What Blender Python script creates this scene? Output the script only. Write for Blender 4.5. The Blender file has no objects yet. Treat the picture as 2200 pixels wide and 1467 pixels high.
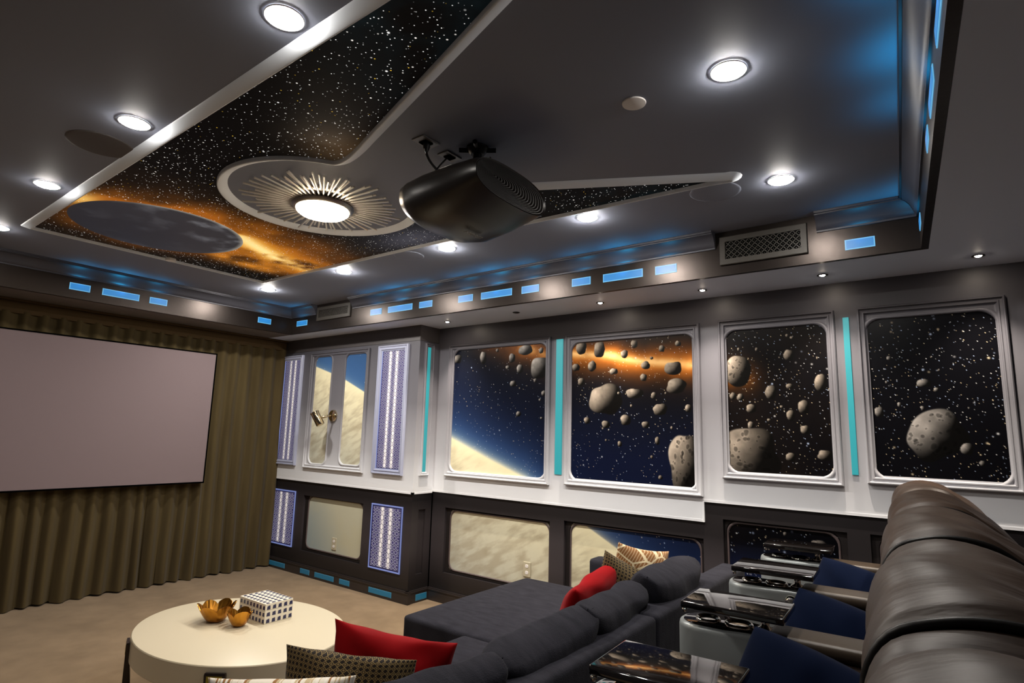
import bpy, bmesh, math, random
import numpy as np
from mathutils import Vector, Matrix
random.seed(7)
PI = math.pi
COL = bpy.context.scene.collection
SC = bpy.context.scene

# ------------------------------------------------------------------ camera
FPX = 1253.3
YAW, PITCH, ROLL = math.radians(53.055), math.radians(8.9475), math.radians(1.5725)
CAM = Vector((0, 0, 1.5))
_f = Vector((math.sin(YAW)*math.cos(PITCH), math.cos(YAW)*math.cos(PITCH), math.sin(PITCH)))
_r0 = Vector((math.cos(YAW), -math.sin(YAW), 0)); _u0 = _r0.cross(_f)
_r = _r0*math.cos(ROLL) + _u0*math.sin(ROLL); _u = -_r0*math.sin(ROLL) + _u0*math.cos(ROLL)
cd = bpy.data.cameras.new('camera'); cam = bpy.data.objects.new('camera', cd); COL.objects.link(cam)
cd.sensor_width = 36; cd.sensor_fit = 'HORIZONTAL'; cd.lens = 36*FPX/2200
cd.clip_start = 0.02; cd.clip_end = 60
M = Matrix((( _r.x, _u.x, -_f.x, CAM.x), (_r.y, _u.y, -_f.y, CAM.y), (_r.z, _u.z, -_f.z, CAM.z), (0, 0, 0, 1)))
cam.matrix_world = M
SC.camera = cam

def at(px, py, axis, v):
    """the point of the plane axis = v that the photograph shows at (px, py)"""
    d = _r*((px-1100)/FPX) - _u*((py-733.5)/FPX) + _f
    return CAM + d*((v-CAM[axis])/d[axis])

# ------------------------------------------------------------------ materials
def lin(c):
    out = []
    for x in c[:3]:
        x = x/255.0
        out.append(x/12.92 if x <= .04045 else ((x+.055)/1.055)**2.4)
    return (*out, 1.0)

def mat(name, col=None, rough=.5, metal=0., spec=.5, emit=None, strength=0., coat=0., sheen=0.,
        noise=None, bump=None, attr=None):
    m = bpy.data.materials.new(name); m.use_nodes = True
    nt = m.node_tree; b = nt.nodes['Principled BSDF']
    I = b.inputs
    if col is not None: I['Base Color'].default_value = lin(col)
    I['Roughness'].default_value = rough; I['Metallic'].default_value = metal
    I['Specular IOR Level'].default_value = spec
    I['Coat Weight'].default_value = coat; I['Sheen Weight'].default_value = sheen
    if emit is not None:
        I['Emission Color'].default_value = lin(emit); I['Emission Strength'].default_value = strength
    if attr:
        a = nt.nodes.new('ShaderNodeAttribute'); a.attribute_name = attr
        nt.links.new(a.outputs['Color'], I['Base Color'])
    if noise:      # (scale, second colour, detail[, stretch])
        tc = nt.nodes.new('ShaderNodeTexCoord'); n = nt.nodes.new('ShaderNodeTexNoise')
        mp = nt.nodes.new('ShaderNodeMapping')
        if len(noise) > 3: mp.inputs['Scale'].default_value = noise[3]
        nt.links.new(tc.outputs['Object'], mp.inputs['Vector'])
        nt.links.new(mp.outputs['Vector'], n.inputs['Vector'])
        n.inputs['Scale'].default_value = noise[0]; n.inputs['Detail'].default_value = noise[2]
        r = nt.nodes.new('ShaderNodeValToRGB')
        r.color_ramp.elements[0].position = .3; r.color_ramp.elements[1].position = .7
        r.color_ramp.elements[0].color = lin(col); r.color_ramp.elements[1].color = lin(noise[1])
        nt.links.new(n.outputs['Fac'], r.inputs['Fac']); nt.links.new(r.outputs['Color'], I['Base Color'])
    if bump:       # (scale, strength, distance[, stretch])
        tc = nt.nodes.new('ShaderNodeTexCoord'); n = nt.nodes.new('ShaderNodeTexNoise'); n.inputs['Detail'].default_value = 4
        mp = nt.nodes.new('ShaderNodeMapping')
        if len(bump) > 3: mp.inputs['Scale'].default_value = bump[3]
        nt.links.new(tc.outputs['Object'], mp.inputs['Vector'])
        nt.links.new(mp.outputs['Vector'], n.inputs['Vector'])
        n.inputs['Scale'].default_value = bump[0]
        bp = nt.nodes.new('ShaderNodeBump'); bp.inputs['Strength'].default_value = bump[1]; bp.inputs['Distance'].default_value = bump[2]
        nt.links.new(n.outputs['Fac'], bp.inputs['Height']); nt.links.new(bp.outputs['Normal'], I['Normal'])
    return m

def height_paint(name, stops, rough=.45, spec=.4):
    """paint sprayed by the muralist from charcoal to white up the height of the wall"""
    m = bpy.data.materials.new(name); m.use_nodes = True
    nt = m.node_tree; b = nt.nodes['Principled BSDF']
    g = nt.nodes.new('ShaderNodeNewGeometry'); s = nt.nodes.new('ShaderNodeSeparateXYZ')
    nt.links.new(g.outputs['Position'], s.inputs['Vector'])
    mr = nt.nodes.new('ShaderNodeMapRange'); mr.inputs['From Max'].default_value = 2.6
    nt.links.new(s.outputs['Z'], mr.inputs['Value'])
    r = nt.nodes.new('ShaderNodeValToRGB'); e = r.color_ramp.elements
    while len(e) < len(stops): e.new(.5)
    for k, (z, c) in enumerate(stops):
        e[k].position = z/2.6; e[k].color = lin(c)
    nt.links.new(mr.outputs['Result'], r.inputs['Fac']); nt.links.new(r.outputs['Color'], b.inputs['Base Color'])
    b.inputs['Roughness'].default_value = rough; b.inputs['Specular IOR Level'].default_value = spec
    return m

WARM = (255, 248, 239)
MT = {}
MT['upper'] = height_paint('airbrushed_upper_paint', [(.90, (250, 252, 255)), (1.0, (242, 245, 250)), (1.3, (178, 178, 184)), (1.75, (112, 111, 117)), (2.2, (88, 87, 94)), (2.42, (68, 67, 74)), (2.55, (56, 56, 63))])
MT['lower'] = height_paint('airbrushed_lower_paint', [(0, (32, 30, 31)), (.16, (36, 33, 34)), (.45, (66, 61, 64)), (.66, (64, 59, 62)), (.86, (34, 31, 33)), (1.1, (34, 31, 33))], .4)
MT['recess'] = mat('dark_recess_paint', (40, 36, 36), .45, spec=.2)
MT['ceil'] = mat('ceiling_paint', (136, 142, 158), .6, spec=.3)
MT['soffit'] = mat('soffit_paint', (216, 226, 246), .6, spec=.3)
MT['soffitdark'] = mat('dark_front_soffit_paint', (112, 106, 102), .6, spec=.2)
MT['fascia'] = mat('metallic_grey_paint', (44, 38, 35), .32, metal=.75, bump=(30, .05, .01))
MT['crown'] = mat('pewter_crown_paint', (62, 62, 70), .48, metal=.15)
MT['darkwall'] = mat('dark_wall_paint', (70, 68, 72), .6)
MT['carpet'] = mat('tan_carpet', (132, 110, 82), .95, spec=.1, sheen=.2, noise=(5.5, (154, 130, 100), 8), bump=(420, .5, .01))
MT['white'] = mat('white_border_paint', (238, 246, 255), .45)
MT['base'] = mat('dark_baseboard_paint', (48, 43, 43), .35)
MT['lens'] = mat('glowing_lens', (255, 255, 255), .3, emit=WARM, strength=740)
MT['lensrear'] = mat('rear_glowing_lens', (255, 255, 255), .3, emit=WARM, strength=330)
MT['lensdim'] = mat('dimmed_glowing_lens', (255, 255, 255), .3, emit=WARM, strength=175)
MT['dome'] = mat('glowing_glass_dome', (255, 250, 240), .3, emit=(255, 232, 202), strength=46)
MT['spotlens'] = mat('glowing_spot_lens', (255, 255, 255), .3, emit=(255, 236, 214), strength=260)
MT['trimring'] = mat('white_trim_ring', (250, 248, 246), .4)
MT['offspot'] = mat('dark_spot_lens', (40, 38, 38), .2)
MT['plate'] = mat('pale_cover_plate', (244, 240, 236), .5)
MT['grille'] = mat('grey_speaker_grille', (92, 89, 90), .7)
MT['blue'] = mat('blue_light_panel', (16, 60, 100), .4, emit=(44, 136, 205), strength=.72)
MT['bluerim'] = mat('pale_blue_panel_rim', (40, 90, 120), .4, emit=(110, 186, 232), strength=.72)
MT['bluepaint'] = mat('blue_painted_panel', (44, 132, 176), .4)
MT['bluepaintrim'] = mat('pale_blue_painted_rim', (90, 160, 195), .4)
MT['teal'] = mat('teal_light_strip', (24, 96, 104), .4, emit=(70, 200, 206), strength=.4)
MT['halo'] = mat('violet_blue_added_glow', (96, 104, 150), .4, emit=(140, 158, 228), strength=.36)  # emissive edge added in place of the airbrushed blue halo round the hexagon panels
MT['bluetrim'] = mat('pale_blue_frame_paint', (172, 177, 200), .4)
MT['vent'] = mat('bronze_grey_vent', (50, 46, 41), .5, metal=.2)
MT['black'] = mat('black_void', (5, 5, 5), .8, spec=.0)
MT['blackmetal'] = mat('black_metal', (22, 20, 20), .35, metal=.6)
MT['mural'] = mat('mural_paint', rough=.30, spec=.10, attr='paint')
MT['silver'] = mat('silver_rods', (244, 240, 232), .28, metal=.5)
MT['silverplate'] = mat('brushed_silver', (176, 172, 166), .35, metal=1.)
MT['projector'] = mat('black_projector_shell', (26, 22, 20), .33, spec=.45)
MT['projgrille'] = mat('dark_grille_ridges', (30, 26, 24), .4)
MT['letter'] = mat('grey_lettering', (120, 112, 104), .4)
MT['cable'] = mat('black_cable', (18, 17, 17), .5)
MT['screen'] = mat('mauve_grey_screen_cloth', (134, 119, 122), .75, spec=.2)
MT['curtain'] = mat('olive_brown_velvet', (76, 65, 43), .95, spec=.08, sheen=.08, noise=(3, (90, 78, 52), 3, (3, 3, .4)))
MT['header'] = mat('dark_olive_header', (84, 68, 46), .95, spec=.1)
MT['chrome'] = mat('chrome', (220, 216, 208), .06, metal=1.)
MT['nickel'] = mat('warm_polished_nickel', (206, 190, 160), .12, metal=1.)
MT['tablewhite'] = mat('cream_lacquer', (218, 207, 180), .35)
MT['bronze'] = mat('dark_bronze', (52, 44, 40), .3, metal=.5)
MT['mirror'] = mat('olive_bronze_mirror', (150, 146, 70), .12, metal=1.)
MT['gold'] = mat('gold_leaf_metal', (206, 148, 58), .26, metal=1., noise=(14, (160, 104, 36), 3))
MT['navy'] = mat('navy_inlay', (38, 42, 84), .25)
MT['bone'] = mat('bone_inlay', (238, 232, 216), .35)
MT['sofa'] = mat('charcoal_woven_fabric', (36, 36, 43), .95, spec=.06, sheen=.05, noise=(9, (49, 49, 57), 6, (4, 1, 1)), bump=(260, .35, .01))
MT['redvelvet'] = mat('red_velvet', (128, 2, 9), .8, spec=.1, sheen=.04, noise=(5, (158, 4, 14), 2))
MT['navyvelvet'] = mat('navy_velvet', (6, 15, 36), .85, spec=.03, sheen=.03)
MT['leather'] = mat('dark_brown_leather', (52, 39, 31), .46, spec=.3, noise=(5, (62, 47, 37), 3), bump=(9, .14, .02, (4, .8, .8)))
MT['leathertrim'] = mat('dark_seam_leather', (18, 16, 15), .4, spec=.3)
MT['armtop'] = mat('taupe_leather_pad', (64, 54, 44), .4, bump=(90, .1, .004))
MT['console'] = mat('silver_grey_console', (150, 156, 157), .34, metal=.35)
MT['gloss'] = mat('black_gloss_tray', (16, 13, 12), .05, spec=.8, coat=.6, bump=(5, .06, .02))
MT['steelplate'] = mat('steel_cover_plate', (120, 118, 116), .4, metal=.4)
MT['outlet'] = mat('mural_coloured_wall_plate', (198, 190, 164), .5)
MT['wood'] = mat('oak_step_nosing', (140, 92, 48), .5)

# ------------------------------------------------------------------ object helpers
ORG = {}
def B(): return bmesh.new()

def obj(name, bm, m, parent=None, smooth=False, angle=None):
    """links the bmesh as ONE mesh object; world coordinates in, local to the root's base out"""
    me = bpy.data.meshes.new(name)
    bmesh.ops.recalc_face_normals(bm, faces=bm.faces)
    if parent is not None:
        off = ORG.get(parent.name, Vector())
    else:
        lo = [min(v.co[i] for v in bm.verts) for i in range(3)]; hi = [max(v.co[i] for v in bm.verts) for i in range(3)]
        off = Vector(((lo[0]+hi[0])/2, (lo[1]+hi[1])/2, lo[2]))
    bmesh.ops.translate(bm, verts=bm.verts, vec=-off)
    bm.to_mesh(me); bm.free()
    for mm in (m if isinstance(m, (list, tuple)) else [m]): me.materials.append(mm)
    if smooth:
        me.polygons.foreach_set('use_smooth', [True]*len(me.polygons))
        if angle: me.set_sharp_from_angle(angle=math.radians(angle))
    o = bpy.data.objects.new(name, me); COL.objects.link(o)
    if parent is not None:
        o.parent = parent; ORG[o.name] = off
    else:
        o.location = off; ORG[o.name] = off
    return o

def thing(name, label, cat, loc, group=None, rz=0, local=False):
    o = bpy.data.objects.new(name, None); COL.objects.link(o); o.empty_display_size = .05
    o.location = loc; o.rotation_euler = (0, 0, rz)
    ORG[o.name] = Vector() if local else Vector(loc)
    o['label'] = label; o['category'] = cat
    if group: o['group'] = group
    return o

def tag(o, label, cat, group=None):
    o['label'] = label; o['category'] = cat
    if group: o['group'] = group
    return o

def struct(name, bm, m, smooth=False):
    o = obj(name, bm, m, smooth=smooth, angle=35 if smooth else None); o['kind'] = 'structure'; return o

def dup(root, loc, label, group=None, rz=None, keep=None):
    r = root.copy(); COL.objects.link(r); r.location = loc; r['label'] = label
    if rz is not None: r.rotation_euler = (0, 0, rz)
    if group: r['group'] = group
    for ch in root.children:
        c = ch.copy(); COL.objects.link(c); c.parent = r
        for g in ch.children:
            d = g.copy(); COL.objects.link(d); d.parent = c
    return r

# ------------------------------------------------------------------ shape helpers
def box(bm, x0, x1, y0, y1, z0, z1, bev=0, seg=2):
    vs = [bm.verts.new((x, y, z)) for x in (x0, x1) for y in (y0, y1) for z in (z0, z1)]
    fs = [bm.faces.new([vs[i] for i in q]) for q in ((0, 1, 3, 2), (4, 6, 7, 5), (0, 4, 5, 1), (2, 3, 7, 6), (0, 2, 6, 4), (1, 5, 7, 3))]
    if bev:
        es = {e for f in fs for e in f.edges}
        bmesh.ops.bevel(bm, geom=list(es), offset=bev, segments=seg, affect='EDGES', profile=.6)

def loft(bm, loops, closed=True, cap0=False, cap1=False):
    rows = [[bm.verts.new(p) for p in l] for l in loops]
    n = len(rows[0])
    for a, b in zip(rows, rows[1:]):
        for i in range(n if closed else n-1):
            j = (i+1) % n
            try: bm.faces.new((a[i], a[j], b[j], b[i]))
            except ValueError: pass
    if cap0: bm.faces.new(rows[0][::-1])
    if cap1: bm.faces.new(rows[-1])
    return rows

def lathe(bm, prof, c=(0, 0, 0), n=24, cap=True, ax='z'):
    """profile of (radius, height) pairs turned about an axis through c"""
    loops = []
    for r, h in prof:
        l = []
        for k in range(n):
            t = 2*PI*k/n; a, b = max(r, 1e-4)*math.cos(t), max(r, 1e-4)*math.sin(t)
            p = (a, b, h) if ax == 'z' else ((a, h, b) if ax == 'y' else (h, a, b))
            l.append((p[0]+c[0], p[1]+c[1], p[2]+c[2]))
        loops.append(l)
    loft(bm, loops, True, cap, cap)

def tube(bm, pts, r, n=8, cap=True):
    pts = [Vector(p) for p in pts]; loops = []
    for i, p in enumerate(pts):
        d = (pts[min(i+1, len(pts)-1)]-pts[max(i-1, 0)]).normalized()
        a = d.cross(Vector((0, 0, 1)));
        if a.length < 1e-3: a = d.cross(Vector((0, 1, 0)))
        a.normalize(); b = d.cross(a); rr = r[i] if isinstance(r, (list, tuple)) else r
        loops.append([p + (a*math.cos(2*PI*k/n)+b*math.sin(2*PI*k/n))*rr for k in range(n)])
    loft(bm, loops, True, cap, cap)

def bez(p0, p1, p2, n=12):
    p0, p1, p2 = Vector(p0), Vector(p1), Vector(p2)
    return [p0*(1-t)**2 + p1*2*t*(1-t) + p2*t*t for t in (k/n for k in range(n+1))]

def rrect(a0, b0, a1, b1, r, n=6):
    pts = []
    for cx, cy, t0 in ((a1-r, b1-r, 0), (a0+r, b1-r, PI/2), (a0+r, b0+r, PI), (a1-r, b0+r, 1.5*PI)):
        for k in range(n+1):
            t = t0 + PI/2*k/n; pts.append((cx+r*math.cos(t), cy+r*math.sin(t)))
    return pts

# frames of the surfaces: (a, b, depth towards the room) -> world
W, WP, WS = 4.03, 3.78, 3.91          # right wall, face of the projecting bay, side of the bay
XF, YF = 3.495, 5.59                  # right and front fascias of the ceiling tray
SOF, CEI = 2.48, 2.75
def FR(a, b, d): return (W-d, a, b)
def FP(a, b, d): return (WP-d, a, b)
def FS(a, b, d): return (a, WS-d, b)
def FX(a, b, d): return (XF-d, a, b)
def FY(a, b, d): return (a, YF-d, b)
def yrear(x): return .06-.06*(3.5-x)
def FB(a, b, d): return (a, yrear(a)+d, b)

def ring(bm, F, steps, cap=False):
    """steps: ((a0, b0, a1, b1, radius), depth) loops joined one to the next"""
    loops = [[F(a, b, d) for a, b in rrect(*r)] for r, d in steps]
    loft(bm, loops, True, False, cap)

def inset(r, k, rad=None):
    return (r[0]+k, r[1]+k, r[2]-k, r[3]-k, r[4] if rad is None else rad)

def slab(bm, F, a0, b0, a1, b1, d0, d1):
    ps = [F(a, b, d) for d in (d0, d1) for a, b in ((a0, b0), (a1, b0), (a1, b1), (a0, b1))]
    v = [bm.verts.new(p) for p in ps]
    for q in ((0, 3, 2, 1), (4, 5, 6, 7), (0, 1, 5, 4), (1, 2, 6, 5), (2, 3, 7, 6), (3, 0, 4, 7)): bm.faces.new([v[i] for i in q])

# ------------------------------------------------------------------ painted murals: numpy pictures kept as point colours
rng = np.random.default_rng(5)
def vnoise(shape, cell, octs=3):
    out = np.zeros(shape); amp = 1.; tot = 0
    for o in range(octs):
        c = max(cell/2**o, 1.5); gy, gx = int(shape[0]/c)+3, int(shape[1]/c)+3
        g = rng.random((gy, gx))
        y = np.arange(shape[0])/c; x = np.arange(shape[1])/c
        yi, xi = y.astype(int), x.astype(int); fy, fx = (y-yi)[:, None], (x-xi)[None]
        fy, fx = fy*fy*(3-2*fy), fx*fx*(3-2*fx)
        v = (g[yi][:, xi]*(1-fy)*(1-fx)+g[yi+1][:, xi]*fy*(1-fx)+g[yi][:, xi+1]*(1-fy)*fx+g[yi+1][:, xi+1]*fy*fx)
        out += v*amp; tot += amp; amp *= .5
    return out/tot

def srgb(img):
    c = np.clip(img, 0, 255)/255.
    return np.where(c <= .04045, c/12.92, ((c+.055)/1.055)**2.4)

def paint_pane(name, F, a0, a1, b0, b1, d, img, m, parent):
    """a flat pane as a grid whose points carry the picture; img rows run up, columns along a"""
    nb, na = img.shape[:2]
    A, Bb = np.meshgrid(np.linspace(a0, a1, na), np.linspace(b0, b1, nb))
    off = np.array(ORG.get(parent.name, Vector()))
    co = np.zeros((nb*na, 3))
    p00, p10, p01 = (np.array(F(*q)) for q in ((0, 0, d), (1, 0, d), (0, 1, d)))
    co = p00[None] + A.reshape(-1, 1)*(p10-p00)[None] + Bb.reshape(-1, 1)*(p01-p00)[None] - off[None]
    i = np.arange(nb*na).reshape(nb, na)
    q = np.stack([i[:-1, :-1], i[1:, :-1], i[1:, 1:], i[:-1, 1:]], -1).reshape(-1, 4)
    me = bpy.data.meshes.new(name); me.vertices.add(nb*na); me.vertices.foreach_set('co', co.ravel().astype('f'))
    me.loops.add(q.size); me.loops.foreach_set('vertex_index', q.ravel().astype('i'))
    me.polygons.add(len(q)); me.polygons.foreach_set('loop_start', (np.arange(len(q))*4).astype('i'))
    me.update(calc_edges=True); me.validate()
    ca = me.color_attributes.new('paint', 'FLOAT_COLOR', 'POINT')
    rgba = np.ones((nb*na, 4)); rgba[:, :3] = srgb(img).reshape(-1, 3)
    ca.data.foreach_set('color', rgba.ravel().astype('f'))
    me.materials.append(m)
    o = bpy.data.objects.new(name, me); COL.objects.link(o); o.parent = parent; ORG[o.name] = ORG.get(parent.name, Vector())
    return o

def grid(a0, a1, b0, b1, res):
    na, nb = int(abs(a1-a0)/res)+1, int((b1-b0)/res)+1
    A, Z = np.meshgrid(np.linspace(a0, a1, na), np.linspace(b0, b1, nb))
    return A, Z, np.zeros((nb, na, 3))

def mix(img, col, k): img[:] = img*(1-k[..., None]) + np.array(col)[None, None]*k[..., None]

def stars(img, n, res, big=.12, cols=((255, 255, 255), (200, 220, 255), (255, 232, 190))):
    nb, na = img.shape[:2]
    for k in range(n):
        y, x = rng.integers(1, nb-2), rng.integers(1, na-2)
        c = np.array(cols[rng.integers(len(cols))])
        s = rng.random()
        r = 2 if s < big*.35 else (1 if s < big*1.6 else 0)
        b = (.35+.6*rng.random())
        for dy in range(-r-1, r+2):
            for dx in range(-r-1, r+2):
                if 0 <= y+dy < nb and 0 <= x+dx < na:
                    w = b*math.exp(-(dx*dx+dy*dy)/(.35+.55*r*r))
                    if w > .04: img[y+dy, x+dx] = np.maximum(img[y+dy, x+dx], img[y+dy, x+dx]*(1-w)+c*w)

def zlimb(y):
    y = np.asarray(y, float)
    return np.interp(y, [1.5, 1.93, 2.27, 2.85, 3.25, 3.685, 4.65, 4.965, 5.2, 5.5, 6.2], [.40, .634, .805, 1.145, 1.285, 1.447, 1.867, 2.0, 2.075, 2.165, 2.31])

def space_bg(A, Z, img, limb=True):
    sh = img.shape[:2]; n1 = vnoise(sh, 60, 4)
    img[:] = np.array((9, 9, 13))[None, None]
    h = Z - zlimb(A)                              # height above the planet's limb
    if limb:
        # the blue of the atmosphere, thinning away from the limb
        k = np.exp(-np.clip(h, 0, 9)/.40); mix(img, (20, 30, 64), np.clip(k*1.35, 0, 1))
        k = np.exp(-np.clip(h, 0, 9)/.17); mix(img, (62, 98, 146), np.clip(k*1.05, 0, 1))
        k = np.exp(-np.clip(h, 0, 9)/.035); mix(img, (212, 212, 190), np.clip(k, 0, 1))
    return n1, h

def planet(A, Z, img, h):
    sh = img.shape[:2]; res = abs(A[0, 1]-A[0, 0])
    n = vnoise(sh, .13/res, 4)
    # cloud bands drawn out along the limb
    u = (A*.86-Z*-.42); 
    ii = np.clip(((Z*2.6+A*1.15)/res*.35).astype(int) % sh[0], 0, sh[0]-1); jj = np.clip(((A-Z*.4)/res*.26).astype(int) % sh[1], 0, sh[1]-1)
    band = vnoise((int(sh[0]*1.5)+4, int(sh[1]*1.5)+4), .035/res, 4)[ii, jj]
    k = np.clip((-h)/.012, 0, 1)
    dep = np.clip(-h/1.3, 0, 1)
    base = np.array((246, 236, 196))[None, None]*(1-dep[..., None]) + np.array((192, 196, 188))[None, None]*dep[..., None]
    cl = np.clip((band-.38)*3.2, 0, 1)*np.clip(-h/.25, 0, 1)*.30 + np.clip((n-.5)*2, 0, 1)*.25*np.clip(-h/.3, 0, 1)
    base = base*(1-cl[..., None]) + np.array((142, 124, 96))[None, None]*cl[..., None]
    img[:] = img*(1-k[..., None]) + base*k[..., None]

def nebula(A, Z, img, pts, wid, n1, power=1.):
    d = np.full(A.shape, 9.)
    for (p, q) in zip(pts, pts[1:]):
        p, q = np.array(p), np.array(q); v = q-p; L = v@v
        t = np.clip(((A-p[0])*v[0]+(Z-p[1])*v[1])/L, 0, 1)
        d = np.minimum(d, np.hypot(A-p[0]-t*v[0], Z-p[1]-t*v[1]))
    k = np.exp(-(d/wid)**2)*(.35+1.1*n1)*power
    mix(img, (108, 58, 16), np.clip(k*1.25, 0, 1))
    k2 = np.exp(-(d/(wid*.5))**2)*(n1*1.5-.1)*power; mix(img, (196, 112, 34), np.clip(k2, 0, 1))
    k3 = np.exp(-(d/(wid*.22))**2)*np.clip(n1*3-1.1, 0, 1)*power; mix(img, (250, 214, 150), np.clip(k3, 0, 1))

def asteroid(A, Z, img, ca, cz, ra, rz_, seed, crater=False, rot=0., tone=(150, 142, 134)):
    r = np.random.default_rng(seed)
    R = max(ra, rz_)*1.5
    ii = np.where(np.abs(Z[:, 0]-cz) < R)[0]; jj = np.where(np.abs(A[0]-ca) < R)[0]
    if len(ii) < 2 or len(jj) < 2: return
    sl = (slice(ii[0], ii[-1]+1), slice(jj[0], jj[-1]+1))
    # picture right is the direction of falling a (towards the back of the room)
    x = -(A[sl]-ca); y = Z[sl]-cz
    x, y = x*math.cos(rot)+y*math.sin(rot), -x*math.sin(rot)+y*math.cos(rot)
    x, y = x/ra, y/rz_
    th = np.arctan2(y, x); rad = np.hypot(x, y)
    rad = .45*rad+.55*(np.abs(x)**3+np.abs(y)**3)**(1/3.)
    edge = 1+sum(r.uniform(-.11, .11)/(.6+.45*k)*np.cos(k*th+r.uniform(0, 6.28)) for k in range(2, 8))
    q = rad/edge
    nz = np.sqrt(np.clip(1-q*q, 0, 1)); nx, ny = q*np.cos(th+rot), q*np.sin(th+rot)
    tex = vnoise(q.shape, max(q.shape)/7., 4)
    lit = np.clip(nx*-.70+ny*.48+nz*.36, 0, 1)**.95
    v = .06+1.08*lit*(.72+.55*tex)
    if crater:
        for _ in range(46):
            t, rr = r.uniform(0, 6.28), math.sqrt(r.random())*.92
            cx, cy, s = rr*math.cos(t), rr*math.sin(t), r.uniform(.035, .115)
            dd = np.hypot((x-cx)*r.uniform(.7, 1.5)+.16*(tex-.5), (y-cy)*r.uniform(.8, 1.5)+.16*(tex-.5))
            v *= 1-.32*np.clip((s-dd)/(s*.35), 0, 1)
            v *= 1+.09*np.exp(-((dd-s*1.15)/(s*.25))**2)
    col = np.array(tone)[None, None]*np.clip(v, 0, 1.35)[..., None]
    k = np.clip((1-q)/.05, 0, 1)[..., None]
    img[sl] = img[sl]*(1-k) + col*k

# ================================================================== THE ROOM
XL, XR, YB, YT = -.38, 4.16, -1.0, 6.32
bm = B(); box(bm, XL, XR, YB, YT, -.1, 0); struct('floor', bm, MT['carpet'])
bm = B(); box(bm, XL+.02, 4.0, YB+.02, .98, 0.001, .17, .01); struct('floor_platform', bm, MT['carpet'])
bm = B(); box(bm, XL+.02, 4.0, .982, 1.0, .02, .175, .006); struct('trim_platform', bm, MT['wood'])
bm = B(); box(bm, XL, XR, YB, YT, CEI, CEI+.06); struct('ceiling', bm, MT['ceil'])
bm = B()
box(bm, XF+.03, XR, YB, YT, SOF, SOF+.03); box(bm, XL, .16, YB, YF+.03, SOF, SOF+.03)
loft(bm, [[(x, y, z) for x, y in ((.16, yrear(.16)-.03), (XF+.03, yrear(XF)-.03), (XF+.03, YB), (.16, YB))] for z in (SOF, SOF+.03)], True, True, True)
struct('ceiling_soffit', bm, MT['soffit'])
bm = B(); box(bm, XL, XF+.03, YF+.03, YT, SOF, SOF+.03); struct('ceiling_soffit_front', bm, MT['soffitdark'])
z0 = SOF-.001
bm = B(); slab(bm, FX, yrear(XF)-.03, z0, YF+.03, CEI, -.03, 0); struct('trim_fascia_right', bm, MT['fascia'])
bm = B(); slab(bm, FY, .16, z0, XF, CEI, -.03, 0); struct('trim_fascia_front', bm, MT['fascia'])
bm = B(); box(bm, .16, .19, yrear(.19), YF, z0, CEI); struct('trim_fascia_left', bm, MT['fascia'])
bm = B(); slab(bm, FB, .19, z0, XF, CEI, -.03, 0); struct('trim_fascia_back', bm, MT['fascia'])
CR = [(0, 2.648), (.008, 2.648), (.008, 2.658), (.016, 2.664), (.022, 2.682), (.034, 2.706), (.052, 2.724), (.066, 2.730), (.066, 2.737), (.076, 2.737), (.076, 2.7495), (0, 2.7495)]
def crown(name, F, a0, a1, m0=0, m1=0):
    bm = B(); loft(bm, [[F(a0+m0*d, z, d) for d, z in CR], [F(a1+m1*d, z, d) for d, z in CR]], True, True, True)
    struct(name, bm, MT['crown'], True)
crown('trim_crown_right', FX, yrear(XF), .525, 1, 0); crown('trim_crown_right.001', FX, 1.085, 4.565); crown('trim_crown_right.002', FX, 5.15, YF, 0, -1)
crown('trim_crown_front', FY, .19, XF, 0, -1); crown('trim_crown_back', FB, .19, XF, 0, -1)

# right wall: upper boards, recessed lower panels, the bay beside the curtain
bm = B()
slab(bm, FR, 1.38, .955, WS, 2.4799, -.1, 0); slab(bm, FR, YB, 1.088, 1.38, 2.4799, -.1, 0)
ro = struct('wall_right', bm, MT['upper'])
bm = B()   # white rail that ends the upper boards
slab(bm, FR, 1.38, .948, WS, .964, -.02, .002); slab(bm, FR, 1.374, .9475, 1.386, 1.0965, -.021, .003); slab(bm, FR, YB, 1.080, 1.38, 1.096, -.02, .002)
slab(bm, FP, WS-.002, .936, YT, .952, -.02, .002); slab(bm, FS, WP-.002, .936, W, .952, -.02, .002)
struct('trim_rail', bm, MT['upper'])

def panel_wall(bm, F, a0, a1, b0, b1, ops, df, db):
    slab(bm, F, a0, b0, a1, b1, db-.05, db)
    cur = a0
    for (p, q, r, s) in sorted(ops):
        slab(bm, F, cur, b0, p, b1, db, df); slab(bm, F, p, b0, q, r, db, df); slab(bm, F, p, s, q, b1, db, df); cur = q
    slab(bm, F, cur, b0, a1, b1, db, df)
LOW = [(2.615, 3.748, .255, .818), (1.388, 2.483, .255, .838), (.538, 1.256, .535, .978), (-.36, .421, .535, .982)]
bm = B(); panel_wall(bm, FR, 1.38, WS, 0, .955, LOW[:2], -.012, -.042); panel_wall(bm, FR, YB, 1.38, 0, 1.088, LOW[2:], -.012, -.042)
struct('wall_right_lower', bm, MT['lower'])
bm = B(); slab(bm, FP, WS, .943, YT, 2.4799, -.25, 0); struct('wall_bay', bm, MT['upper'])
BAYOP = (4.585, 5.554, .237, .795)
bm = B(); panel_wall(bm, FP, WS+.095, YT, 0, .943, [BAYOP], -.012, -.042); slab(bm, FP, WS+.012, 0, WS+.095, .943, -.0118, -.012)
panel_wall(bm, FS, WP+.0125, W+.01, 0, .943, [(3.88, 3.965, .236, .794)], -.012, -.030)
struct('wall_bay_lower', bm, MT['lower'])
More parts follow.
